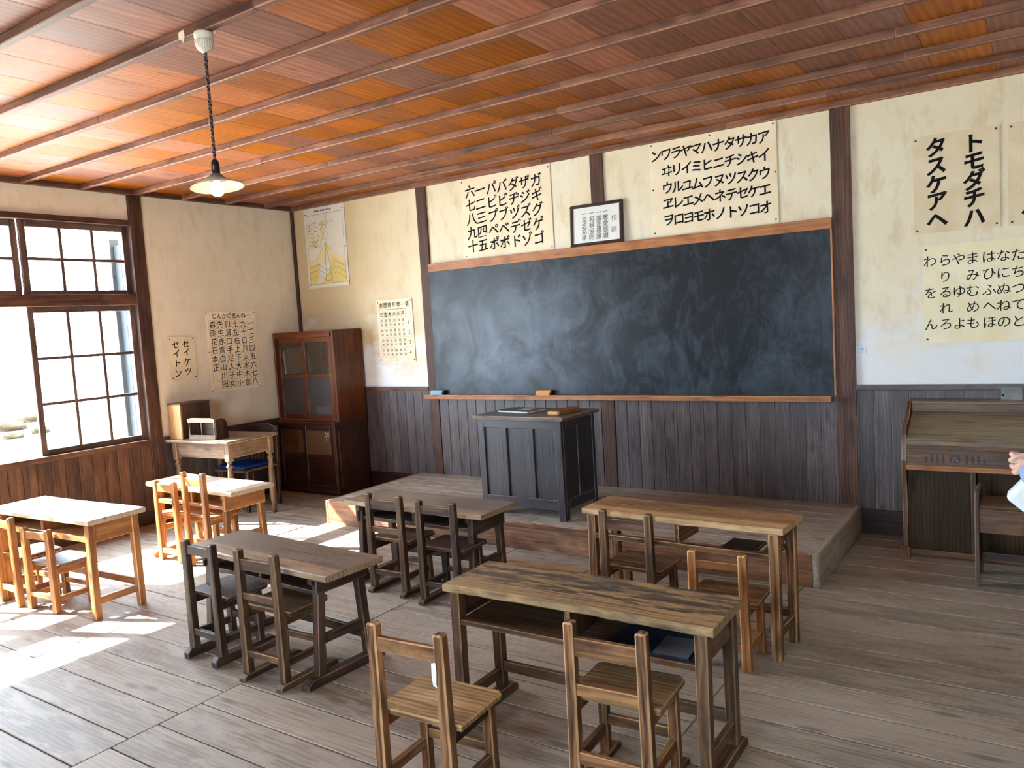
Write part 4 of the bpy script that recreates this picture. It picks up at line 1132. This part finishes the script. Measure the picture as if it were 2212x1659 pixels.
# ------------------------------------------------------------------ pendant lamp
lx, ly = 3.63, -3.566
lp = thing('pendant_lamp', 'lit bulb under a white enamel shade on a twisted cord from the ceiling', 'lamp', (lx, ly, Z_RAIL-.001))
bm = new()
lathe(bm, [(.02, 0), (.038, -.0), (.040, -.006), (.039, -.024), (.036, -.026), (.035, -.03)], 32); obj('canopy', bm, M['porcelain'], lp)
bm = new(); seg_ = 48; rings = []
for r, z in ((.035, -.030), (.038, -.036), (.037, -.050), (.030, -.066), (.018, -.077), (.008, -.082)):
    rings.append([bm.verts.new((r*(1+(.035 if k % 2 else -.02)*(1 if r > .025 else 0))*math.cos(2*PI*k/seg_), r*(1+(.035 if k % 2 else -.02)*(1 if r > .025 else 0))*math.sin(2*PI*k/seg_), z)) for k in range(seg_)])
for A, B in zip(rings, rings[1:]):
    for k in range(seg_): bm.faces.new((A[k], A[(k+1) % seg_], B[(k+1) % seg_], B[k]))
bm.faces.new(rings[-1]); bmesh.ops.recalc_face_normals(bm, faces=bm.faces[:]); obj('fluted_rose', bm, M['porcelain'], lp)
zc0, zc1 = -.08, -.525
for ph, m_ in ((0, 'black'), (PI, 'cordw')):
    bm = new(); n = 150
    tube(bm, [(.0035*math.cos(ph+i*.62), .0035*math.sin(ph+i*.62), zc0+(zc1-zc0)*i/n) for i in range(n+1)], .0042, 6); obj('cord', bm, M[m_], lp)
bm = new(); lathe(bm, [(.008, -.520), (.014, -.525), (.0165, -.54), (.0175, -.575), (.019, -.58)], 20); sk = obj('socket', bm, M['black'], lp)
bm = new(); box(bm, .013, .02, -.003, .003, -.565, -.545, 'z', .002, mat=Matrix.Rotation(R(-60), 4, 'Z')); obj('switch_key', bm, M['grey'], sk)
bm = new(); lathe(bm, [(.019, -.58), (.026, -.584), (.03, -.592), (.042, -.596), (.043, -.606), (.040, -.608)], 24); obj('collar', bm, M['grey'], lp)
lpr = [(.034, -.606), (.05, -.609), (.07, -.614), (.092, -.624), (.107, -.633), (.109, -.636), (.107, -.636), (.092, -.627), (.07, -.617), (.05, -.612), (.034, -.609)]
bm = new(); lathe(bm, lpr + [lpr[0]], 48, Matrix.Translation((0, 0, -.608)) @ Matrix.Rotation(R(-6), 4, 'Y') @ Matrix.Translation((0, 0, .608)), cap=False); obj('shade', bm, M['shade'], lp)
bm = new(); lathe(bm, [(.012, -.607), (.014, -.615), (.02, -.622), (.028, -.634), (.030, -.645), (.028, -.657), (.02, -.668), (.008, -.674), (.0005, -.675)], 24); obj('bulb', bm, M['bulb'], lp)
lb_d = bpy.data.lights.new('bulb_light', 'POINT'); lb_d.energy = .3; lb_d.color = (1, .82, .58); lb_d.shadow_soft_size = .03
lb = bpy.data.objects.new('bulb_light', lb_d); COL.objects.link(lb); lb.location = (lx, ly, Z_RAIL-.72)
kb = thing('porcelain_knob', 'small cream cable knob on the batten behind the lamp rose', 'insulator', (lx+.03, ly+.033, Z_CEIL-.001))
bm = new(); lathe(bm, [(.008, 0), (.012, -.003), (.012, -.014), (.007, -.02), (.012, -.028), (.010, -.04), (.003, -.045)], 14); obj('body', bm, M['porcelain'], kb)
tp = thing('torn_label', 'torn cream paper scrap hanging from the batten left of the lamp rose', 'paper scrap', (lx-.12, ly-.021, Z_RAIL+.012))
bm = new(); prism(bm, [(-.018, .015), (.016, .02), (.022, -.004), (.008, -.036), (-.002, -.02), (-.02, -.012)], 'y', -.0015, 0, 'x'); obj('scrap', bm, M['paper'], tp)

# ------------------------------------------------------------------ visitor at the right edge
pe = thing('person', 'person in a light blue sleeve, fist raised, cut by the right edge of the photo', 'person', (7.0, -2.66, 0))
def skin(name, verts, edges, mat, parent, root=0, sub=2):
    me = bpy.data.meshes.new(name)
    me.from_pydata([v[:3] for v in verts], edges, [])
    o = bpy.data.objects.new(name, me); COL.objects.link(o); o.parent = parent
    o.modifiers.new('skin', 'SKIN')
    sv = me.skin_vertices[0].data
    for i, v in enumerate(verts):
        r = v[3]; sv[i].radius = r if isinstance(r, tuple) else (r, r)
        sv[i].use_root = (i == root)
    m = o.modifiers.new('sub', 'SUBSURF'); m.levels = sub; m.render_levels = sub
    o.modifiers['skin'].use_smooth_shade = True
    me.materials.append(mat)
    return o
# faces -x; the near (camera-side) arm is bent with the fist forward
HX, HY, HZ = -.472, -.02, 1.022                      # wrist, relative to the person's root
bv = [(0, 0, .94, (.13, .10)), (0, 0, 1.12, (.115, .09)), (.01, 0, 1.30, (.14, .10)), (.01, 0, 1.40, (.09, .07)), (0, 0, 1.46, .05), (-.015, 0, 1.56, (.085, .075)), (-.015, 0, 1.65, (.085, .075)),
      (.01, -.17, 1.36, .05), (.03, -.21, 1.08, .04), (HX+.09, HY-.02, 1.025, .028), (HX, HY, HZ, .024), (HX-.045, HY, HZ, .03),
      (.01, .17, 1.36, .05), (.03, .20, 1.10, .04), (.0, .20, .86, .028), (-.01, .20, .78, .03),
      (0, -.09, .88, .075), (0, -.10, .50, .055), (0.01, -.10, .08, .036), (-.10, -.10, .035, .03),
      (0, .09, .88, .075), (0, .10, .50, .055), (.01, .10, .08, .036), (-.10, .10, .035, .03)]
be = [(0, 1), (1, 2), (2, 3), (3, 4), (4, 5), (5, 6), (2, 7), (7, 8), (8, 9), (9, 10), (10, 11), (2, 12), (12, 13), (13, 14), (14, 15), (0, 16), (16, 17), (17, 18), (18, 19), (0, 20), (20, 21), (21, 22), (22, 23)]
kx, ky, kz = HX-.045, HY, HZ
for i, dz in enumerate((.030, .010, -.010, -.029)):  # four fingers curled, seen from the knuckle side
    a = len(bv); s = (1, 1.06, 1.0, .86)[i]
    bv += [(kx-.038*s, ky-.014, kz+dz, .0095), (kx-.046*s, ky+.014, kz+dz, .009), (kx-.022, ky+.03, kz+dz*.9, .0085)]
    be += [(11, a), (a, a+1), (a+1, a+2)]
a = len(bv)
bv += [(kx-.004, ky-.022, kz+.034, .0105), (kx-.034, ky-.034, kz+.030, .009), (kx-.045, ky-.028, kz+.012, .008)]
be += [(11, a), (a, a+1), (a+1, a+2)]
skin('body', bv, be, M['skin'], pe)
skin('shirt', [(0, 0, .93, (.155, .12)), (0, 0, 1.12, (.14, .11)), (.01, 0, 1.30, (.16, .115)), (.01, 0, 1.40, (.08, .075)), (.01, -.18, 1.36, .065), (.03, -.215, 1.08, .058), (HX+.10, HY-.02, 1.02, .045), (HX-.07, HY-.045, HZ-.032, .036), (.01, .18, 1.36, .065), (.03, .205, 1.10, .055), (.0, .20, .88, .042)],
     [(0, 1), (1, 2), (2, 3), (2, 4), (4, 5), (5, 6), (6, 7), (2, 8), (8, 9), (9, 10)], M['shirt'], pe)
skin('trousers', [(0, 0, .95, (.14, .115)), (0, -.09, .88, .09), (0, -.10, .50, .07), (.01, -.10, .10, .055), (0, .09, .88, .09), (0, .10, .50, .07), (.01, .10, .10, .055)], [(0, 1), (1, 2), (2, 3), (0, 4), (4, 5), (5, 6)], M['trouser'], pe)
skin('hair', [(0, 0, 1.70, (.088, .08)), (.03, 0, 1.62, (.085, .082)), (.05, 0, 1.50, (.05, .06))], [(0, 1), (1, 2)], M['hair'], pe)
for s in (-1, 1):
    bm = new(); lathe(bm, [(.0005, .004), (.006, .003), (.008, 0)], 10, Matrix.Translation((-.096, s*.03, 1.60)) @ Matrix.Rotation(-PI/2, 4, 'Y')); obj('eye', bm, M['ink'], pe)
hb = thing('handbag', 'white handbag hanging below the raised sleeve at the right edge', 'bag', (6.53, -2.665, .912))
hb.rotation_euler = (0, R(40), 0)
bm = new(); box(bm, -.085, .13, -.04, .04, -.075, .075, bev=.02, seg=4); obj('body', bm, M['bag'], hb)
bm = new(); tube(bm, [(-.085, -.0405, .03), (.0, -.0412, .03), (.13, -.0405, .03)], .0016, 6); obj('seam', bm, M['grey'], hb)
bm = new(); box(bm, .0, .03, -.0412, -.0405, -.03, -.024, bev=0); box(bm, .0, .006, -.0412, -.0405, -.03, .0, bev=0); box(bm, .02, .026, -.0412, -.0405, -.04, -.005, bev=0); obj('printed_mark', bm, M['ink'], hb)
bm = new(); tube(bm, [(-.05, 0, .07), (-.075, 0, .115), (-.02, 0, .155), (.06, 0, .14), (.10, 0, .07)], .009, 8); obj('strap', bm, M['bag'], hb)

bpy.data.objects.remove(_o); bpy.data.curves.remove(_c)
